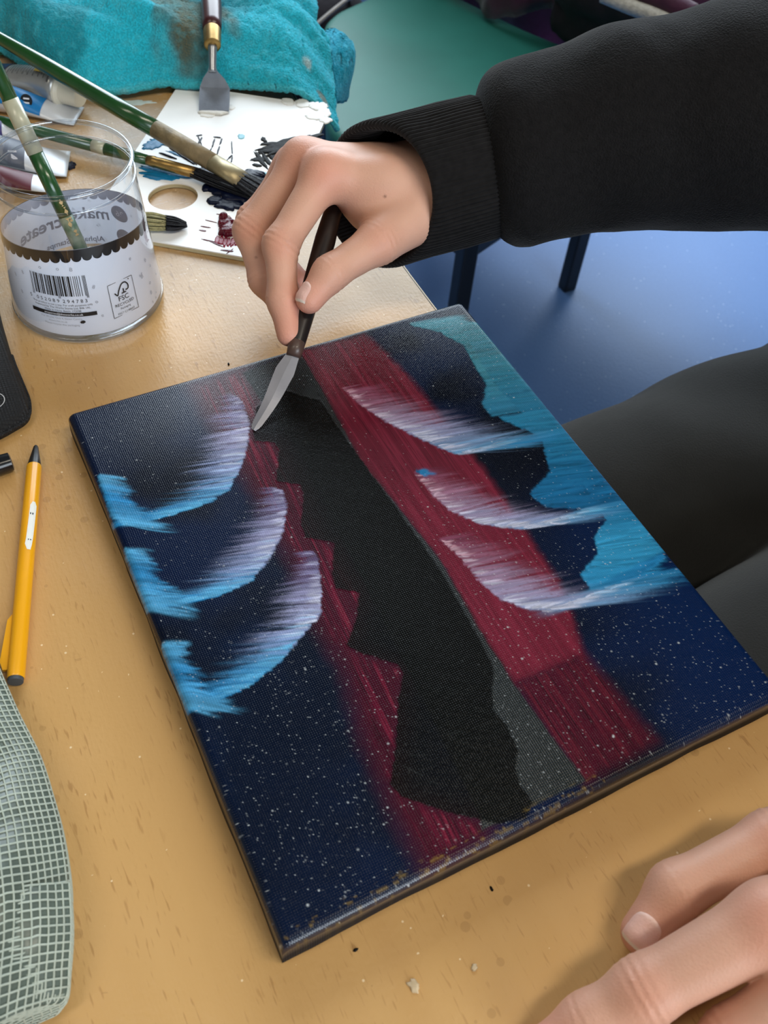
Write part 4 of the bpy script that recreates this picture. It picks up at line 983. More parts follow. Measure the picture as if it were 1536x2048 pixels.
part('ink_spot', wrap(blob(0.0105, -.0128, .0016, .001, .2, 0, 3, 0., 20, .3, 3), A0, .03, .0001), INK, slv, smooth=False)
# forest mark panel
A1 = math.radians(-72.8); fz0 = .0268
fr_ = [line2([(-.0086, -.0115), (-.0086, .0115)], .0003), line2([(.0086, -.0115), (.0086, .0115)], .0003), line2([(-.0086, .0115), (.0086, .0115)], .0003), line2([(-.0086, -.0115), (.0086, -.0115)], .0003)]
tick = line2(bez([(-.0052, .0050, 0), (-.0036, .0030, 0), (-.0022, .0060, 0), (.0002, .0094, 0), (.0026, .0098, 0), (.0040, .0084, 0), (.0046, .0066, 0), (.0040, .0048, 0), (.0022, .0046, 0)], 40)[:, :2], .0008)
stem = join(line2([(.0008, .0062), (.0008, .0036)], .0008), line2([(-.0008, .0034), (.0024, .0034)], .0007))
part('forest_mark', wrap(join(*fr_, tick, stem, disc(.0056, .0106, .0004)), A1, fz0, .0001), INK, slv, smooth=False)
for s_, sz, yy in (('FSC', .0046, -.0012), ('RECYCLED', .0027, -.0045), ('Packaging', .0018, -.0070), ('FSC* C148663', .0019, -.0102)):
    part('lettering', wrap(shift(text_vf(s_, sz, 'CENTER', .0), 0, yy), A1, fz0, .00012), INK, slv, smooth=False)
# pale confetti of letters and dots
conf = []
for k in range(70):
    a = random.uniform(-80, 150); zz = random.uniform(.010, .052)
    if -86 < a < -58 and .012 < zz < .042: continue
    ch = random.choice(['o', 'A', 'e', 'B', '8', 's', '*', '+', 'G'])
    conf.append(wrap(shift(text_vf(ch, .0036, 'CENTER'), 0, -.001), math.radians(a), zz, .0001, random.uniform(-.5, .5)))
for (a, zz) in ((-132, .053), (-118, .0535), (-108, .053), (-94, .040), (-150, .045), (-155, .030), (-160, .04), (-94, .03), (-92, .02)):
    conf.append(wrap(shift(text_vf(random.choice('oe8B'), .0034, 'CENTER'), 0, -.001), math.radians(a), zz, .0001, random.uniform(-.4, .4)))
part('confetti_print', join(*conf), INK2, slv, smooth=False)['kind'] = 'stuff'
# artwork of the far side, seen reversed and pale through the paper
def back(VF, a, z): part('print_show_through', wrap(VF, math.radians(a), z, -.0009), SHOW, slv, smooth=False)
back(shift(text_vf('make', .0125, 'CENTER', .0002), 0, -.003), 68, .031); back(shift(text_vf('create', .0130, 'CENTER', .0003), 0, -.003), 112, .027)
back(shift(text_vf('Alphabet Stamps', .0058, 'CENTER', .0001), 0, 0), 84, .0095)
back(disc(0, 0, .0062), 40, .035); back(disc(0, 0, .0062), 40, .0165)
part('lettering', wrap(shift(text_vf('26', .0062, 'CENTER'), 0, -.002), math.radians(40), .035, -.00105), PAPERW, slv, smooth=False)

# ------------------------------------------------------------------ paint tubes
MAT_SILVER = M('silver_foil', S(186, 186, 184), .32, .6, .5, var=(40, .2), bump=(50, .0006))
MAT_WTUBE = M('white_tube', S(222, 226, 234), .35, .15, .5, var=(25, .12), bump=(40, .0008))
MAT_CAPC = M('cream_cap', S(232, 226, 208), .4, 0, .5, var=(50, .06))
MAT_NAVYL = M('navy_label', S(22, 24, 78), .4, var=(60, .15)); MAT_BLUL = M('bright_blue_label', S(14, 124, 196), .4, var=(60, .12)); MAT_GREYL = M('slate_label', S(84, 90, 106), .45, var=(60, .12)); MAT_MARL = M('maroon_label', S(104, 30, 48), .45, var=(60, .15)); MAT_GOLD = M('gold_print', S(208, 170, 60), .3, .7, var=(90, .1))
def tube_body(A, B, r, w, th0=.0009, seg=14, n=36):
    """collapsible tube: round at A, pinched flat at B (w = half width of the flat end). Returns ring function"""
    d, s, u = frame(B - A)
    def rg(q, off=0.):
        k = sstep(0, 1, np.array(q)); a_ = r * (1 - k) + w * k + off; b_ = r * (1 - k) ** .8 + th0 + off
        c_ = A + (B - A) * q; c_ = c_ - u * (r - b_) * .9
        return ring(c_, s, u, a_, b_, n, 2.0)
    return rg, d, s, u
def tube_patch(rg, q0, q1, j0, j1, off=.0003, steps=8):
    rows_ = [rg(q, off)[j0:j1] for q in np.linspace(q0, q1, steps)]; return loft(rows_, False, False, False)
# lying tube: navy collar, silver body, cream cap (its shoulder points right)
A = px(122, 180, .0130); B = px(-112, 106, .0125)
tb = thing('paint_tube', 'silver paint tube with a navy collar and cream cap on the towel edge', 'paint tube', tuple(px(60, 165, 0)), 'paint tubes')
rg, d_, s_, u_ = tube_body(A, B, .0118, .0150)
bd = part('body', loft([rg(q) for q in np.linspace(0, 1, 22)]), MAT_SILVER, tb)
part('navy_collar', loft([rg(q, .0002) for q in np.linspace(.42, .80, 8)], False, False), MAT_NAVYL, tb)
A_s = A - d_ * .0035
part('shoulder', rod(A_s, A + d_ * .0005, [(0, .0098), (.5, .0120), (1, .0121)], 32), MAT_CAPC, tb, angle=40)
part('cap', rod(A - d_ * .0185, A_s, [(0, .0078), (.06, .0086), (.5, .0090), (.9, .0094), (1, .0096)], 32), MAT_CAPC, tb, angle=40)
tocam = lambda p: norm(CAM - p)
def print_on_tube(rg, q, w, j, off, items, mat, parent):
    """items: list of (dq, dw_lo, dw_hi): thin lines of tiny print running round the tube"""
    P = []
    for (qq, th, j0, j1) in items: P.append(tube_patch(rg, qq, qq + th, j0, j1, off, 2))
    part('small_print', join(*P), mat, parent, smooth=False)
print_on_tube(rg, 0, 0, 0, .0004, [(.07 + .022 * k, .006, 6 + (k % 3), 14 - (k % 2)) for k in range(15)] + [(.03, .014, 5, 10), (.03, .014, 12, 15)], M('grey_small_print', S(88, 86, 84), .5, var=(400, .3)), tb)
part('gold_line', tube_patch(rg, .05, .17, 9, 12, .0005, 5), MAT_GOLD, tb)
# tube with the blue label, crimped end to the right
B = px(158, 232, .0015) + V3(0, 0, .0085); A = px(-40, 190, .010)
tb = thing('paint_tube', 'white paint tube with a bright blue label, crimped end beside the cup', 'paint tube', tuple(px(80, 220, 0)), 'paint tubes')
rg, d_, s_, u_ = tube_body(A, B, .0105, .0140)
part('body', loft([rg(q) for q in np.linspace(0, 1, 22)]), MAT_WTUBE, tb)
lb = part('blue_label', tube_patch(rg, .22, .66, 1, 13, .0003), MAT_BLUL, tb)
bc_ = rg(.52, .0005)[6]; cpos = bc_; e1 = norm(B - A); e2 = norm(np.cross(tocam(cpos), e1)); nrm_ = np.cross(e1, e2)
def plate(VF, c_, ex, ey, lift=.0004): V = VF[0]; return c_ + np.outer(V[:, 0], ex) + np.outer(V[:, 1], ey) + nrm_ * lift * np.sign(nrm_ @ tocam(c_)), VF[1]
part('number_disc', plate(disc(0, 0, .0048), cpos, e1, e2, .0006), M('black_disc', S(22, 26, 34), .4, var=(90, .1)), lb, smooth=False)
part('lettering', plate(shift(text_vf('11', .0060, 'CENTER', .0003), 0, -.0018), cpos, -e2, e1, .0012), PAPERW, lb, smooth=False)
# slate "14" tube behind the cup, crimped end to the right
B = px(138, 330, .0015) + V3(0, 0, .0120); A = px(-70, 302, .0135)
tb = thing('paint_tube', 'white paint tube with a slate label numbered 14 behind the cup', 'paint tube', tuple(px(60, 320, 0)), 'paint tubes')
rg, d_, s_, u_ = tube_body(A, B, .0130, .0172)
part('body', loft([rg(q) for q in np.linspace(0, 1, 22)]), MAT_WTUBE, tb)
lb = part('slate_label', tube_patch(rg, .30, .60, 0, 14, .0003), MAT_GREYL, tb)
cpos = rg(.50, .0005)[5]; e1 = norm(B - A); e2 = norm(np.cross(tocam(cpos), e1)); nrm_ = np.cross(e1, e2)
part('lettering', plate(shift(text_vf('14', .0078, 'CENTER', .0003), 0, -.0026), cpos, -e2, e1, .0012), PAPERW, lb, smooth=False)
# maroon tube in front of it and a violet tube behind
B = px(98, 372, .0015) + V3(0, 0, .0085); A = px(-60, 352, .010)
tb = thing('paint_tube', 'white paint tube with a maroon label seen through the cup', 'paint tube', tuple(px(40, 365, 0)), 'paint tubes')
rg, d_, s_, u_ = tube_body(A, B, .0085, .0105)
part('body', loft([rg(q) for q in np.linspace(0, 1, 18)]), MAT_WTUBE, tb); part('maroon_label', tube_patch(rg, .35, .80, 0, 14, .0003), MAT_MARL, tb)
B = px(78, 272, .0015) + V3(0, 0, .0085); A = px(-60, 254, .010)
tb = thing('paint_tube', 'white paint tube with a violet label at the left edge behind the cup', 'paint tube', tuple(px(20, 262, 0)), 'paint tubes')
rg, d_, s_, u_ = tube_body(A, B, .0085, .0125)
part('body', loft([rg(q) for q in np.linspace(0, 1, 18)]), MAT_WTUBE, tb); part('violet_label', tube_patch(rg, .2, .5, 0, 14, .0003), M('violet_label', S(60, 52, 120), .45, var=(60, .15)), tb)
p = px(143, 333, 0)
solo('paint_blob', blob(p[0], p[1], .0046, .0032, 1.0, .0022, 31, 0.0), P_NAVY, 'small wet navy blob of paint on the table behind the cup', 'paint')
# dried smears by the towel, scattered crumbs
p = px(275, 205, 0); q = px(232, 198, 0)
solo('dried_smear', join(blob(p[0], p[1], .013, .0035, -.3, .0003, 41, 0.0, rough=.7), blob(q[0], q[1], .006, .003, -.3, .0003, 44, 0.0, rough=.7)), M('pale_dried_paint', S(206, 224, 224), .6, var=(160, .15)), 'pale dried paint smear on the table beside the towel', 'paint')
for k, (u, v, r, lab) in enumerate(((948, 1936, .0016, 'small pale glue drop on the table nearer to the left hand'), (828, 1972, .0026, 'larger pale glue drop on the table below the canvas'))):
    p = px(u, v, 0); solo('glue_drop', blob(p[0], p[1], r, r * .75, .8 + k, .0009, 61 + k, 0.0, rough=.5), M('dried_glue', S(206, 184, 150), .3, var=(200, .2)), lab, 'glue')
for (u, v, lab) in ((457, 729, 'black crumb on the table just above the canvas'), (711, 1900, 'black crumb on the table below the canvas corner, the leftmost near crumb'), (983, 1778, 'black crumb on the table between canvas and left hand')):
    p = px(u, v, 0); solo('crumb', blob(p[0], p[1], .0011, .0006, random.random() * 3, .0008, 71 + u, 0.0, 14, .4, 4), P_BLACK, lab, 'crumb')

# ------------------------------------------------------------------ yellow mechanical pencil
MAT_YEL = M('yellow_plastic', S(236, 166, 18), .32, 0, .5, var=(40, .06), coat=.2); MAT_BLKP = M('black_plastic', S(24, 24, 26), .35, var=(60, .15)); MAT_STK = M('worn_white_sticker', S(226, 226, 220), .6, var=(90, .05))
T0 = px(72, 892, .0042); E0 = px(31, 1362, .0042); pd = norm(E0 - T0); PR = .0040
pn = thing('pencil', 'yellow mechanical pencil with a black tip beside the canvas', 'pencil', tuple((T0 + E0) / 2 - V3(0, 0, .0042)))
Lp = np.linalg.norm(E0 - T0)
part('tip', rod(T0, T0 + pd * .0150, [(0, .0009), (.08, .0014), (.95, .0036), (1, .0036)], 24), MAT_BLKP, pn, angle=40)
part('barrel', rod(T0 + pd * .0148, E0 - pd * .0012, [(0, .0037), (.01, PR), (.995, PR), (1, PR - .0003)], 28), MAT_YEL, pn, angle=40)
part('end_plug', rod(E0 - pd * .0014, E0 + pd * .0006, [(0, .0036), (1, .0035)], 24), M('grey_plug', S(66, 72, 78), .5, var=(80, .1)), pn, angle=40)
d_, s_, u_ = frame(pd); lf = s_ if px(0, 1340, 0)[0] < 0 and (s_ @ V3(-1, 0, 0)) > 0 else -s_
cl0, cl1 = T0 + pd * (Lp - .036), E0 - pd * .006
up_ = V3(0, 0, 1)
clip = []
for q, wd in ((0, .0010), (.1, .0030), (.85, .0046), (1, .0030)):
    c_ = cl0 + (cl1 - cl0) * q; clip.append(np.array([c_ + lf * .003 - up_ * .0008, c_ + lf * .003 + up_ * .0008, c_ + lf * (.003 + wd) + up_ * .0008, c_ + lf * (.003 + wd) - up_ * .0008]))
part('clip', loft(clip), MAT_YEL, pn, smooth=False)
toc = norm(CAM - (T0 + E0) / 2); toc = norm(toc - pd * (toc @ pd)); sd_ = np.cross(pd, toc)
if sd_ @ V3(1, 0, 0) < 0: sd_ = -sd_
g = [[T0 + pd * q + (sd_ * math.sin(w + e * wk) + toc * math.cos(w + e * wk)) * (PR + .00012) for wk in np.linspace(-.42, .42, 6)] for q, w, e in ((.0425, .35, .4), (.045, .35, 1), (.056, .28, 1), (.066, .2, 1), (.070, .12, 1), (.0735, .2, .5))]
g = np.array(g); stk = part('sticker', loft(list(g), False, False, False), MAT_STK, pn)
sc = [[T0 + pd * (q + .0006 * math.sin(k * 2.1)) + (sd_ * math.sin(w) + toc * math.cos(w)) * (PR + .0002) for w in (.0, .12, .25, .4)] + [T0 + pd * (q + .0012) + (sd_ * math.sin(w) + toc * math.cos(w)) * (PR + .0002) for w in (.0, .12, .25, .4)] for k, q in enumerate((.050, .0665))]
part('scuff', join(*[(np.array(a), [(0, 1, 5, 4), (2, 3, 7, 6)]) for a in sc]), MAT_BLKP, stk, smooth=False)

# ------------------------------------------------------------------ black pouch and marker at the left edge
m = M('black_nylon_weave', S(20, 20, 23), .7, var=(400, .3)); nt, b = nodes_of(m); N, L = nt.nodes, nt.links
tc = N.new('ShaderNodeTexCoord'); w1 = N.new('ShaderNodeTexWave'); w1.inputs['Scale'].default_value = 190; w1.bands_direction = 'Y'; w1.inputs['Distortion'].default_value = .5; L.new(tc.outputs['Object'], w1.inputs[0])
w2 = N.new('ShaderNodeTexWave'); w2.inputs['Scale'].default_value = 190; w2.bands_direction = 'X'; w2.inputs['Distortion'].default_value = .5; L.new(tc.outputs['Object'], w2.inputs[0])
bp = N.new('ShaderNodeBump'); bp.inputs['Distance'].default_value = .0006; L.new(math_node(N, L, 'ADD', w1.outputs['Fac'], w2.outputs['Fac']), bp.inputs['Height']); L.new(bp.outputs[0], b.inputs['Normal'])
MAT_NYLON = m
pts = [px(-16, 560, 0), px(8, 660, 0), px(30, 735, 0), px(62, 812, 0), px(62, 846, 0), px(0, 882, 0), px(-90, 915, 0), px(-190, 700, 0), px(-110, 590, 0)]
po = thing('pouch', 'black woven nylon pouch at the left edge of the table', 'pouch', tuple(np.mean(pts, 0)))
poly = round_poly([p[:2] for p in pts], .006, 6)
nP = len(poly); cen = poly.mean(0)
Rr = []
for q, z in ((1.0, .0005), (1.015, .003), (1.0, .0062), (.95, .0088), (.86, .0108), (.7, .0125), (.45, .0135), (.1, .0138)):
    Rr.append(np.c_[cen + (poly - cen) * q, z + (fbm(poly[:, 0] * 60 * q, poly[:, 1] * 60 * q, 2, 3) - .5) * .002 * (z > .004)])
part('body', loft(Rr), MAT_NYLON, po)
seam = [np.r_[cen + (p - cen) * 1.012, .0042] for p in poly[12:34]]
part('stitched_seam', tube(np.array(seam), .0011, 8), MAT_NYLON, po)
em = px(-14, 805, .0128); part('round_emblem', (annulus(0, 0, .0062, .0067)[0] + em + V3(0, 0, .0012), annulus(0, 0, .0062, .0067)[1]), M('white_print_thin', S(190, 190, 192), .6, var=(90, .1)), po, smooth=False)
mA = px(24, 922, .0055); mB = px(-70, 952, .0055)
mk_ = thing('marker', 'glossy black marker cap at the left edge below the pouch', 'marker', tuple(px(-20, 935, 0)))
part('cap', rod(mA, mA + (mB - mA) * .45, [(0, .0035), (.05, .0050), (.5, .0053), (1, .0055)], 28), M('gloss_black', S(18, 19, 22), .2, var=(60, .1)), mk_, angle=40)
part('barrel', rod(mA + (mB - mA) * .44, mA + (mB - mA) * 2.2, [(0, .0050), (.95, .0050), (1, .004)], 24), MAT_BLKP, mk_, angle=40)

# ------------------------------------------------------------------ netted zip pouch, bottom left
MAT_FILM = M('grey_green_film', S(96, 108, 100), .35, 0, .5, var=(22, .25), bump=(30, .001)); MAT_NET = M('pale_net_threads', S(176, 186, 174), .5, var=(60, .12))
ng = thing('mesh_pouch', 'grey-green pouch of netted plastic at the bottom left', 'pouch', tuple(px(40, 1750, 0)))
rb = bez([px(-60, 1230, .012), px(-20, 1300, .014), px(12, 1372, .015), px(38, 1430, .016), px(78, 1510, .016), px(104, 1590, .017), px(124, 1668, .017), px(138, 1770, .017), px(136, 1860, .016), px(134, 1930, .014), px(128, 1996, .012)], 90)
def net_sheet(edge, inward, H, wob, seed, pitch=.0031, nu=34, lift=.0003, tw=.00042):
    """film surface rolling over from its right-hand edge; returns film and net threads"""
    nv = len(edge); q = np.linspace(0, 1, nu); G = np.zeros((nv, nu, 3))
    for j in range(nu):
        w = q[j]; out_ = math.cos(min(w * 6, PI / 2)); G[:, j] = edge + inward * w
        G[:, j, 2] = edge[:, 2] + H * math.sin(min(w * 4.2, PI / 2)) + (fbm(edge[:, 1] * 45, w * 9 + 0 * edge[:, 1], 3, seed) - .5) * wob * sstep(0, .25, w)
    low = edge.copy(); low[:, 2] = .0006; low[:, 0] -= .004
    G = np.concatenate([low[:, None], ((low + edge) / 2 + V3(.0012, 0, 0))[:, None], G], 1)
    nu2 = nu + 2; ii = np.arange(nv * nu2).reshape(nv, nu2)
    film = (G.reshape(-1, 3), np.stack([ii[:-1, :-1], ii[:-1, 1:], ii[1:, 1:], ii[1:, :-1]], -1).reshape(-1, 4))
    Nn = np.cross(np.gradient(G, axis=0), np.gradient(G, axis=1)); Nn /= np.linalg.norm(Nn, axis=2)[..., None] + 1e-12
    if Nn[..., 2].mean() < 0: Nn = -Nn
    P = G + Nn * lift
    # arc length grids so the cells stay even
    def resample(Pl, step):
        s = np.r_[0, np.cumsum(np.linalg.norm(np.diff(Pl, axis=0), axis=1))]; return np.interp(np.arange(0, s[-1], step), s, np.arange(len(Pl)))
    rows_ = resample(P[:, nu // 2], pitch); cols_ = resample(P[nv // 2], pitch); T = []
    def samp(fi, fj):
        i0 = np.clip(np.floor(fi).astype(int), 0, nv - 2); j0 = np.clip(np.floor(fj).astype(int), 0, nu2 - 2); a = (fi - i0)[:, None]; e = (fj - j0)[:, None]
        return (P[i0, j0] * (1 - a) * (1 - e) + P[i0 + 1, j0] * a * (1 - e) + P[i0, j0 + 1] * (1 - a) * e + P[i0 + 1, j0 + 1] * a * e)
    for r_ in rows_: T.append(tube(samp(np.full(nu2, r_), np.arange(nu2, dtype=float)), tw, 4))
    for c_ in cols_: T.append(tube(samp(np.arange(nv, dtype=float), np.full(nv, c_)), tw, 4))
    return film, join(*T)
film, net = net_sheet(rb, V3(-.105, -.01, 0), .022, .016, 5)
f1 = part('front_panel', film, MAT_FILM, ng); o = part('net', net, MAT_NET, f1); o['kind'] = 'stuff'
eb = bez([px(136, 1765, .019), px(140, 1850, .018), px(136, 1930, .016), px(130, 1994, .012), px(96, 2016, .012), px(50, 2034, .013), px(-10, 2070, .014)], 50)
film, net = net_sheet(eb, V3(-.055, .006, 0), .012, .010, 9, .0031, 24)
f2 = part('folded_corner', film, MAT_FILM, ng); o = part('net', net, MAT_NET, f2); o['kind'] = 'stuff'

# ================================================================== THE KNIFE IN THE HAND
tipP = px(507, 860, TH + .0006); ferP = at(590, 700, .5155); topP = at(660, 445, .543)
MAT_WOOD = M('brown_knife_handle', S(84, 62, 54), .45, var=(60, .25, (1, 1, 1)), coat=.2)
pk = thing('painting_knife', 'slim painting knife held by the hand, blade tip on the canvas', 'palette knife', tuple(tipP))
hd = norm(topP - ferP)
part('handle', rod(ferP, ferP + hd * .105, [(0, .0042), (.05, .0048), (.3, .0058), (.7, .0062), (.95, .005), (1, .003)], 20), M('dark_knife_handle', S(34, 26, 24), .4, var=(60, .3), coat=.2), pk)
part('collar', rod(ferP - hd * .004, ferP + hd * .012, [(0, .0040), (.3, .0046), (1, .0050)], 20), MAT_WOOD, pk)
# flexed blade: widest near the collar, rounded narrow tip
bl = bez([ferP - hd * .002, ferP * .72 + tipP * .28 + V3(0, 0, -.0015), ferP * .4 + tipP * .6 + V3(0, 0, -.0030), tipP], 30)
wd = np.interp(np.linspace(0, 1, len(bl)), [0, .12, .3, .55, .8, .95, 1], [.0034, .0042, .0054, .0047, .0035, .0026, .0012])
rings_ = []
for i, p in enumerate(bl):
    t_ = norm(np.gradient(bl, axis=0)[i]); nrm = norm(CAM - p); nrm = norm(nrm - t_ * (nrm @ t_) + V3(0, 0, .35)); nrm = norm(nrm - t_ * (nrm @ t_)); s_ = np.cross(t_, nrm)
    rings_.append(np.array([p - s_ * wd[i], p + nrm * .0005, p + s_ * wd[i], p - nrm * .0005]))
part('blade', loft(rings_), M('steel_blade', S(132, 132, 140), .45, .5, .5, var=(60, .15)), pk, smooth=False)

# ================================================================== THE PAINTER
person = thing('person', 'painter in a black sweatshirt and dark trousers, holding the knife over the canvas', 'person', (.70, -.17, FZ))
# joints of the right hand (the one with the knife): (point, radius)
RWr, RWu = at(885, 396, .545), at(885, 345, .561)
R_ = dict(
    index=[(at(652, 346, .526), .0112), (at(561, 490, .521), .0092), (at(566, 600, .521), .0083), (at(578, 668, .518), .0070)],
    middle=[(at(608, 322, .541), .0112), (at(501, 462, .542), .0093), (at(529, 560, .540), .0083), (at(566, 612, .536), .0072)],
    ring=[(at(590, 335, .557), .0105), (at(505, 442, .562), .0088), (at(535, 530, .560), .0080), (at(578, 580, .556), .0070)],
    little=[(at(585, 360, .572), .0095), (at(535, 452, .580), .0076), (at(562, 520, .578), .0070), (at(600, 560, .573), .0062)],
    thumb=[(at(862, 418, .541), .0122), (at(757, 484, .524), .0115), (at(660, 547, .514), .0092), (at(619, 600, .512), .0076)])
def bone_chain(P, ch, k=.006):
    d = None
    for (a, ra), (b_, rb_) in zip(ch[:-1], ch[1:]):
        q = cone_sd(P, a, b_, ra, rb_); d = q if d is None else smin(d, q, k)
    return d
def knuckle(P, d, c, r, amp): return d - amp * np.exp(-(np.linalg.norm(P - np.asarray(c, np.float32), axis=-1) / r) ** 2)
def crease(P, d, a, j, amp=.0005, per=.0034, wid=.0048):
    ax_ = norm(np.asarray(j) - np.asarray(a)).astype(np.float32); t = (P - np.asarray(j, np.float32)) @ ax_
    return d + amp * np.cos(t * (2 * PI / per)) * np.exp(-(t / wid) ** 2)
def hand_sdf(H, wr, wu, elbow, floor=None, web=None):
    def f(P):
        mi, mm, mr, ml = (H[k][0][0] for k in ('index', 'middle', 'ring', 'little'))
        wm = (wr + wu) / 2
        palm = smin(cone_sd(P, wr, mi, .0165, .0118), cone_sd(P, wm, mm, .0180, .0116), .012)
        palm = smin(palm, cone_sd(P, wm * .6 + wu * .4, mr, .0175, .0112), .012); palm = smin(palm, cone_sd(P, wu, ml, .0170, .0105), .012)
        palm = smin(palm, cone_sd(P, (wr + mi) / 2, (wu + ml) / 2, .0145, .0135), .012)
        arm = smin(cone_sd(P, wr, elbow + (wr - wm), .0180, .026), cone_sd(P, wu, elbow + (wu - wm), .0180, .026), .02)
        palm = smin(palm, arm, .018)
        if web is not None:
            for (a, b_, r0, r1) in web: palm = smin(palm, cone_sd(P, a, b_, r0, r1), .016)
        for k, am in (('index', .0016), ('middle', .0016), ('ring', .0012), ('little', .001)): palm = knuckle(P, palm, H[k][0][0] + norm(CAM - H[k][0][0]) * .008, .009, am)
        out_ = palm
        for k in ('index', 'middle', 'ring', 'little', 'thumb'):
            ch = H[k]; fd = bone_chain(P, ch)
            fd = knuckle(P, fd, ch[1][0], .008, .0009); fd = knuckle(P, fd, ch[2][0], .006, .0005)
            fd = crease(P, fd, ch[0][0], ch[1][0]); fd = crease(P, fd, ch[1][0], ch[2][0], .00038, .003, .0035)
            out_ = np.minimum(out_, smin(palm, fd, .010 if k != 'thumb' else .011))
        if floor is not None: out_ = np.maximum(out_, floor - P[..., 2])
        return out_
    return f
def bounds(H, extra, pad=.024):
    A = np.array([p for c_ in H.values() for p, r in c_] + list(extra)); return A.min(0) - pad, A.max(0) + pad
elbR = at(1640, 215, .533)
foreR = at(1040, 318, .549)
webR = [(at(815, 440, .541), at(715, 390, .543), .0115, .010), (at(775, 470, .532), at(735, 432, .543), .0075, .0065)]
lo, hi = bounds(R_, [RWr, RWu, foreR])
sdfR = hand_sdf(R_, RWr, RWu, foreR, None, webR)
VR, QR = nets(sdfR, lo, hi, .00105, .004); VR = relax(VR, QR, 2, .4)
# the left hand lies on the table
L_H = dict(
    index=[(px(1545, 1842, .047), .0135), (px(1288, 1982, .027), .0112), (px(1175, 2046, .016), .0096), (px(1098, 2096, .0098), .0084)],
    middle=[(px(1665, 1940, .048), .0130), (px(1468, 2085, .027), .0110), (px(1380, 2170, .018), .0094), (px(1310, 2240, .0098), .0084)],
    ring=[(px(1765, 2030, .042), .0122), (px(1600, 2190, .025), .0102), (px(1520, 2280, .017), .0090), (px(1460, 2350, .0095), .0080)],
    little=[(px(1840, 2115, .034), .0108), (px(1730, 2270, .021), .0088), (px(1680, 2350, .015), .0080), (px(1640, 2410, .0088), .0072)],
    thumb=[(px(1790, 1640, .034), .0135), (px(1545, 1680, .026), .0112), (px(1352, 1780, .0190), .0104), (px(1286, 1866, .0100), .0088)])
LWr, LWu = px(1960, 1690, .040), px(2060, 1830, .034)
elbL = V3(.47, -.45, .07)
foreL = (LWr + LWu) / 2 + norm(elbL - (LWr + LWu) / 2) * .07
webL = [(px(1760, 1690, .036), px(1700, 1790, .042), .0120, .0110)]
lo, hi = bounds(L_H, [LWr, LWu, foreL]); lo[2] = -.004
sdfL = hand_sdf(L_H, LWr, LWu, foreL, .0003, webL)
VL, QL = nets(sdfL, lo, hi, .0011, .004); VL = relax(VL, QL, 2, .4)
VL[:, 2] = np.maximum(VL[:, 2], .0003)
# head, neck and trunk (inside the clothes)
headc = V3(.615, -.17, .545)
def head_sdf(P):
    d = ell_sd(P, headc, (.092, .074, .112)); d = smin(d, ell_sd(P, headc + V3(-.03, 0, -.055), (.062, .056, .062)), .03)
    d = smin(d, cone_sd(P, headc + V3(-.092, 0, -.005), headc + V3(-.108, 0, -.032), .007, .012), .012)
    for sy in (-1, 1):
        d = smin(d, ell_sd(P, headc + V3(.008, sy * .076, -.012), (.022, .008, .030)), .008)
        d = -smin(-d, ell_sd(P, headc + V3(-.098, sy * .030, .012), (.022, .016, .011)), .010)
        d = smin(d, ell_sd(P, headc + V3(-.076, sy * .030, .010), (.012, .012, .010)), .003)
    d = smin(d, ell_sd(P, headc + V3(-.084, 0, -.062), (.010, .024, .008)), .008)
    d = smin(d, cone_sd(P, headc + V3(.01, 0, -.06), V3(.67, -.17, .36), .050, .058), .03)
    return smin(d, cone_sd(P, V3(.67, -.17, .36), V3(.69, -.17, .0), .075, .10), .03)
VH, QH = nets(head_sdf, (.48, -.30, -.02), (.82, -.04, .68), .006); VH = relax(VH, QH, 2)
VB = np.concatenate([VR, VL, VH]); QB = np.concatenate([QR, QL + len(VR), QH + len(VR) + len(VL)])
m = bpy.data.materials.new('skin'); at_ = attr_color(m); nt, b = nodes_of(m); N, L = nt.nodes, nt.links
b.inputs['Roughness'].default_value = .48; b.inputs['Specular IOR Level'].default_value = .35
b.inputs['Subsurface Weight'].default_value = .10; b.inputs['Subsurface Radius'].default_value = (.006, .002, .001); b.inputs['Subsurface Scale'].default_value = .6
mo = noise_node(N, L, 90, detail=3); cc = mixc(N, L, math_node(N, L, 'MULTIPLY', ramp(N, L, mo, [(.4, (0, 0, 0)), (.7, (1, 1, 1))]), .22), at_.outputs['Color'], S(212, 158, 138))
L.new(cc, b.inputs['Base Color'])
bp = N.new('ShaderNodeBump'); bp.inputs['Distance'].default_value = .00018; L.new(noise_node(N, L, 900, detail=3), bp.inputs['Height']); L.new(bp.outputs[0], b.inputs['Normal'])
SK = np.tile(np.array(S(207, 160, 138)), (len(VB), 1))
def tint(c, r, col, k):
    global SK
    w = (np.exp(-(np.linalg.norm(VB - np.asarray(c), axis=1) / r) ** 2) * k)[:, None]; SK = SK * (1 - w) + np.array(col) * w
for H in (R_, L_H):
    for k, ch in H.items():
        if k != 'thumb': tint(ch[0][0] + norm(CAM - ch[0][0]) * .010, .012, S(216, 138, 116), .55)
        tint(ch[1][0] + norm(CAM - ch[1][0]) * .008, .009, S(206, 132, 108), .5); tint(ch[2][0], .009, S(212, 142, 122), .4); tint(ch[3][0], .012, S(214, 136, 120), .6)
def spot(u, v, rr, col, k, dmax):
    """mark on the skin where the sight line through (u, v) first meets it"""
    global SK
    dr = norm(ray(u, v)); w_ = VB - CAM; t_ = w_ @ dr; q = np.linalg.norm(w_ - np.outer(t_, dr), axis=1)
    near_ = q < rr * 2.5
    if not near_.any(): return
    t0 = t_[near_].min(); msk = np.clip(1.4 - q / rr, 0, 1) * (t_ < t0 + dmax) * k
    SK = SK * (1 - msk[:, None]) + np.array(col) * msk[:, None]
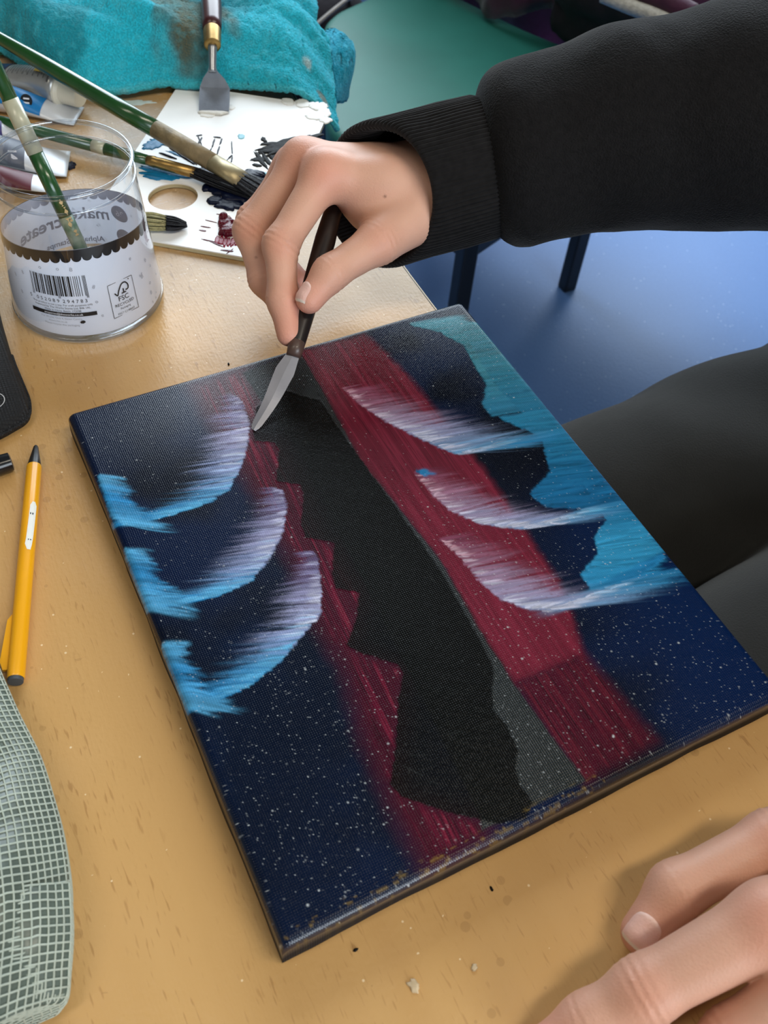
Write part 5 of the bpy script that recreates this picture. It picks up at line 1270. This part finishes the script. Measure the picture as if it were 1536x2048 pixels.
spot(603, 512, .0032, S(112, 84, 66), .8, .008); spot(606, 505, .002, S(112, 84, 66), .7, .008); spot(770, 393, .0008, S(96, 60, 44), .9, .006); spot(512, 515, .0008, S(120, 70, 50), .8, .006)
spot(588, 480, .005, S(170, 134, 116), .3, .008)
# nails
def nail_plate(sdf, ch, nl, back, la, lb, Rc):
    """a thin curved plate laid on the skin near a digit's end; joined to the body mesh"""
    c = ch[3][0]; ax_ = norm(ch[3][0] - ch[2][0]); nl = norm(nl - ax_ * (nl @ ax_)); sd = np.cross(nl, ax_); G = []
    for a in np.linspace(-1, 1, 15):
        for b_ in np.linspace(-1, 1, 13):
            w = lb * (1 - .12 * max(-a, 0) ** 3) * math.sqrt(max(1 - .35 * max(-a, 0) ** 4 - .18 * max(a, 0) ** 4, .1))
            x = a * la * (1 - .22 * b_ * b_ * (1 if a < 0 else .55)); y = b_ * w
            p = c + ax_ * (x - back) + sd * y
            G.append(np.r_[p, .00045 if max(abs(a), abs(b_)) < .98 else -.0004])
    G = np.array(G); lo_ = np.zeros(len(G)); hi_ = np.full(len(G), .02)
    for _ in range(16):                              # march in from outside to the skin
        md_ = (lo_ + hi_) / 2; ins = sdf((G[:, :3] + md_[:, None] * nl).astype(np.float32)) < 0
        lo_ = np.where(ins, md_, lo_); hi_ = np.where(ins, hi_, md_)
    G = G[:, :3] + nl * (lo_ + G[:, 3])[:, None]
    Fq = np.array([(r * 13 + k, r * 13 + k + 1, (r + 1) * 13 + k + 1, (r + 1) * 13 + k) for r in range(14) for k in range(12)])
    col = np.tile(np.array(S(232, 186, 176)), (len(G), 1)); aa = np.repeat(np.linspace(-1, 1, 15), 13)
    wt = sstep(.72, .86, aa)[:, None]; col = col * (1 - wt) + np.array(S(240, 226, 214)) * wt
    wt = sstep(-.55, -.85, aa)[:, None] * .5; col = col * (1 - wt) + np.array(S(242, 214, 204)) * wt
    return G, Fq, col
extra = []
ch = L_H['thumb']; nl = norm(norm(CAM - ch[3][0]) + V3(-.30, .0, .25))
extra.append(nail_plate(sdfL, ch, nl, .0005, .0074, .0066, .01))
ch = R_['thumb']; ta2 = ch[3][0] - ch[2][0]
nl2 = norm(np.cross(ta2, ray(619, 599))); nl2 = nl2 if nl2 @ (at(600, 590, .51) - ch[3][0]) > 0 else -nl2
extra.append(nail_plate(sdfR, ch, norm(nl2 + norm(CAM - ch[3][0]) * .55), .0005, .0062, .0056, .01))
for G, Fq, col in extra:
    QB = np.concatenate([QB, Fq + len(VB)]); VB = np.concatenate([VB, G]); SK = np.concatenate([SK, col])
body = part('body', (VB, QB), m, person)
set_color(body, SK)
hr_m = M('dark_brown_hair', S(44, 30, 22), .55, var=(120, .4, (1, 1, .2)), bump=(300, .004, (1, 1, .15)))
def hair_sdf(P):
    d = ell_sd(P, headc + V3(.014, 0, .018), (.100, .088, .112)); d = np.maximum(d, -(P[..., 0] - (headc[0] - .055) + .25 * np.clip(headc[2] + .05 - P[..., 2], 0, 1)) * -1 * 0 - 1)
    cut = (headc[0] - .062) - P[..., 0]; low_ = np.maximum(cut, (headc[2] + .045) - P[..., 2]); 
    d = np.maximum(d, np.minimum(cut, 1) * (P[..., 2] < headc[2] + .055)); d = np.maximum(d, (headc[2] - .075) - P[..., 2])
    return d + (vfbm3(P, 60, 3) - .5) * .012
Vh, Qh = nets(hair_sdf, headc - V3(.13, .11, .12), headc + V3(.14, .11, .15), .005); part('hair', (relax(Vh, Qh, 2), Qh), hr_m, person)
eye_m = M('eye_white', S(228, 224, 218), .2, var=(90, .03)); iris_m = M('brown_iris', S(60, 40, 26), .15, var=(90, .2))
for sy in (-1, 1):
    c_ = headc + V3(-.0840, sy * .030, .010); d_ = norm(V3(-.85, -sy * .1, -.5))
    e_ = part('eye', loft([ring(c_ + V3(0, 0, .009 * math.sin(a)), V3(1, 0, 0), V3(0, 1, 0), .009 * math.cos(a) + 1e-5, n=16) for a in np.linspace(-PI / 2, PI / 2, 9)]), eye_m, person)
    part('iris', rod(c_ + d_ * .0070, c_ + d_ * .0096, [(0, .005), (.8, .004), (1, .001)], 16), iris_m, e_)

# clothes -----------------------------------------------------------------
m = bpy.data.materials.new('black_fleece'); nt, b = nodes_of(m); N, L = nt.nodes, nt.links
nz = noise_node(N, L, 300, detail=3); L.new(mixc(N, L, nz, S(15, 15, 16), S(30, 29, 30)), b.inputs['Base Color']); b.inputs['Roughness'].default_value = .95; b.inputs['Specular IOR Level'].default_value = .1
b.inputs['Sheen Weight'].default_value = .08; b.inputs['Sheen Roughness'].default_value = .4
n2 = noise_node(N, L, 1.0, (900, 900, 900), 2); bp = N.new('ShaderNodeBump'); bp.inputs['Distance'].default_value = .0007; L.new(n2, bp.inputs['Height']); L.new(bp.outputs[0], b.inputs['Normal'])
MAT_FLEECE = m
MAT_RIBK = M('ribbed_black_knit', S(27, 26, 27), .95, 0, .1, var=(260, .35), sheen=.1)
MAT_TROU = M('charcoal_trousers', S(36, 36, 35), .9, 0, .2, var=(30, .15), bump=(800, .0004), sheen=.1)
shR, shL = V3(.63, .00, .34), V3(.66, -.36, .33)
SL = [(at(985, 332, .549), .0420), (at(1012, 322, .549), .0455), (at(1075, 300, .547), .0450), (at(1250, 259, .544), .0525), (at(1480, 228, .538), .0600), (elbR, .0620), (shR, .082)]
def sleeve_sdf(P):
    d = bone_chain(P, SL, .02)
    A, B = SL[0][0], SL[4][0]; ax_ = norm(B - A).astype(np.float32); t = (P - A.astype(np.float32)) @ ax_
    w = vfbm3(P, 26, 4) - .5; w2 = vfbm3(P, 70, 8) - .5
    d = d - .010 * w - .003 * w2
    return -smin(-d, t + .006, .022)
sw = part('sweatshirt', nets(lambda P: smin(smin(cone_sd(P, V3(.70, -.17, -.12), V3(.67, -.17, .22), .150, .150), smin(cone_sd(P, shR, shL, .085, .085), cone_sd(P, V3(.68, -.17, .30), V3(.67, -.17, .37), .10, .075), .05), .06) - .010 * (vfbm3(P, 14, 2) - .5), ell_sd(P, V3(.74, -.17, .36), (.07, .11, .05)), .03), (.48, -.52, -.31), (.92, .16, .48), .009), MAT_FLEECE, person)
V, Q = nets(sleeve_sdf, np.min([p for p, r in SL], 0) - .1, np.max([p for p, r in SL], 0) + .1, .0040); part('sleeve', (relax(V, Q, 1, .4), Q), MAT_FLEECE, sw)
SLL = [((LWr + LWu) / 2 + norm(elbL - LWr) * .045, .040), (elbL * .5 + (LWr + LWu) / 4, .052), (elbL, .060), (shL, .082)]
V, Q = nets(lambda P: bone_chain(P, SLL, .02) - .008 * (vfbm3(P, 26, 4) - .5), np.min([p for p, r in SLL], 0) - V3(.09, .09, .07), np.max([p for p, r in SLL], 0) + .1, .006)
V = relax(V, Q, 1, .4); V[:, 2] = np.where(V[:, 0] < .26, np.maximum(V[:, 2], .001), V[:, 2]); part('sleeve', (V, Q), MAT_FLEECE, sw)
def cuff(C0, C1, r0, r1, tilt):
    ax_, s_, u_ = frame(C1 - C0); toc = norm(CAM - C0); toc = norm(toc - ax_ * (toc @ ax_)); sd = np.cross(ax_, toc)
    n = 440; t = np.linspace(0, 2 * PI, n, endpoint=False); rib = .00055 * np.sign(np.sin(t * 100)) * np.abs(np.sin(t * 100)) ** .5; Rr = []
    prof = [(.25, -.005), (.08, -.0045), (.0, -.0028), (-.012, -.0008), (.0, .0008), (.03, .0015), (.10, .0016), (.3, .0012), (.6, .001), (.85, .0004), (1.0, -.004), (1.08, -.008)]
    for q, off in prof:
        rr = r0 + (r1 - r0) * q + off + rib * (1 if 0 <= q else .3) + .0012 * (vnoise(np.cos(t) * 3 + q * 4, np.sin(t) * 3, 6) - .5)
        p = C0 + (C1 - C0) * q + np.outer(np.cos(t) * rr, toc) + np.outer(np.sin(t) * rr, sd)
        p = p + np.outer(np.cos(t) * tilt * (1 - max(min(q, 1), 0)), ax_); Rr.append(p)
    return loft(Rr, False, False)
part('cuff', cuff(at(752, 394, .550), at(1000, 328, .552), .0405, .0408, .028), MAT_RIBK, sw)
wl = (LWr + LWu) / 2; dl = norm(elbL - wl)
part('cuff', cuff(wl + dl * .018 + V3(0, 0, .004), wl + dl * .065 + V3(0, 0, .006), .031, .036, .0), MAT_RIBK, sw)
hipR, hipL = V3(.76, -.09, -.165), V3(.76, -.24, -.150); knR, knL = V3(.24, -.055, -.215), V3(.27, -.255, -.190)
def trouser_sdf(P):
    d = smin(cone_sd(P, hipR, knR, .105, .080), cone_sd(P, knR, V3(.30, -.05, FZ + .10), .078, .055), .03)
    e = smin(cone_sd(P, hipL, knL, .105, .080), cone_sd(P, knL, V3(.33, -.27, FZ + .10), .078, .055), .03)
    d = smin(d, e, .022); d = smin(d, cone_sd(P, hipR, hipL, .11, .11), .04)
    t = P[..., 0] * 24 + P[..., 1] * 10
    d = d - .011 * (vfbm3(P * np.array([.6, 1, 1], np.float32), 16, 12) - .5) - .004 * np.sin(t * 1.7 + P[..., 1] * 20) * sstep(.36, .5, P[..., 0])
    return np.maximum(d, (FZ + .06) - P[..., 2])
V, Q = nets(trouser_sdf, (.13, -.45, FZ + .04), (.90, .08, -.02), .0065); part('trousers', (relax(V, Q, 1, .5), Q), MAT_TROU, person)
for (x, y) in ((.30, -.05), (.33, -.27)):
    V, Q = nets(lambda P: np.maximum(smin(cone_sd(P, V3(x + .03, y, FZ + .06), V3(x - .16, y, FZ + .035), .048, .040), cone_sd(P, V3(x + .02, y, FZ + .06), V3(x + .02, y, FZ + .13), .05, .045), .03), FZ + .004 - P[..., 2]), (x - .25, y - .09, FZ - .01), (x + .12, y + .09, FZ + .20), .006)
    part('shoe', (relax(V, Q, 1), Q), MAT_BLKP, person)
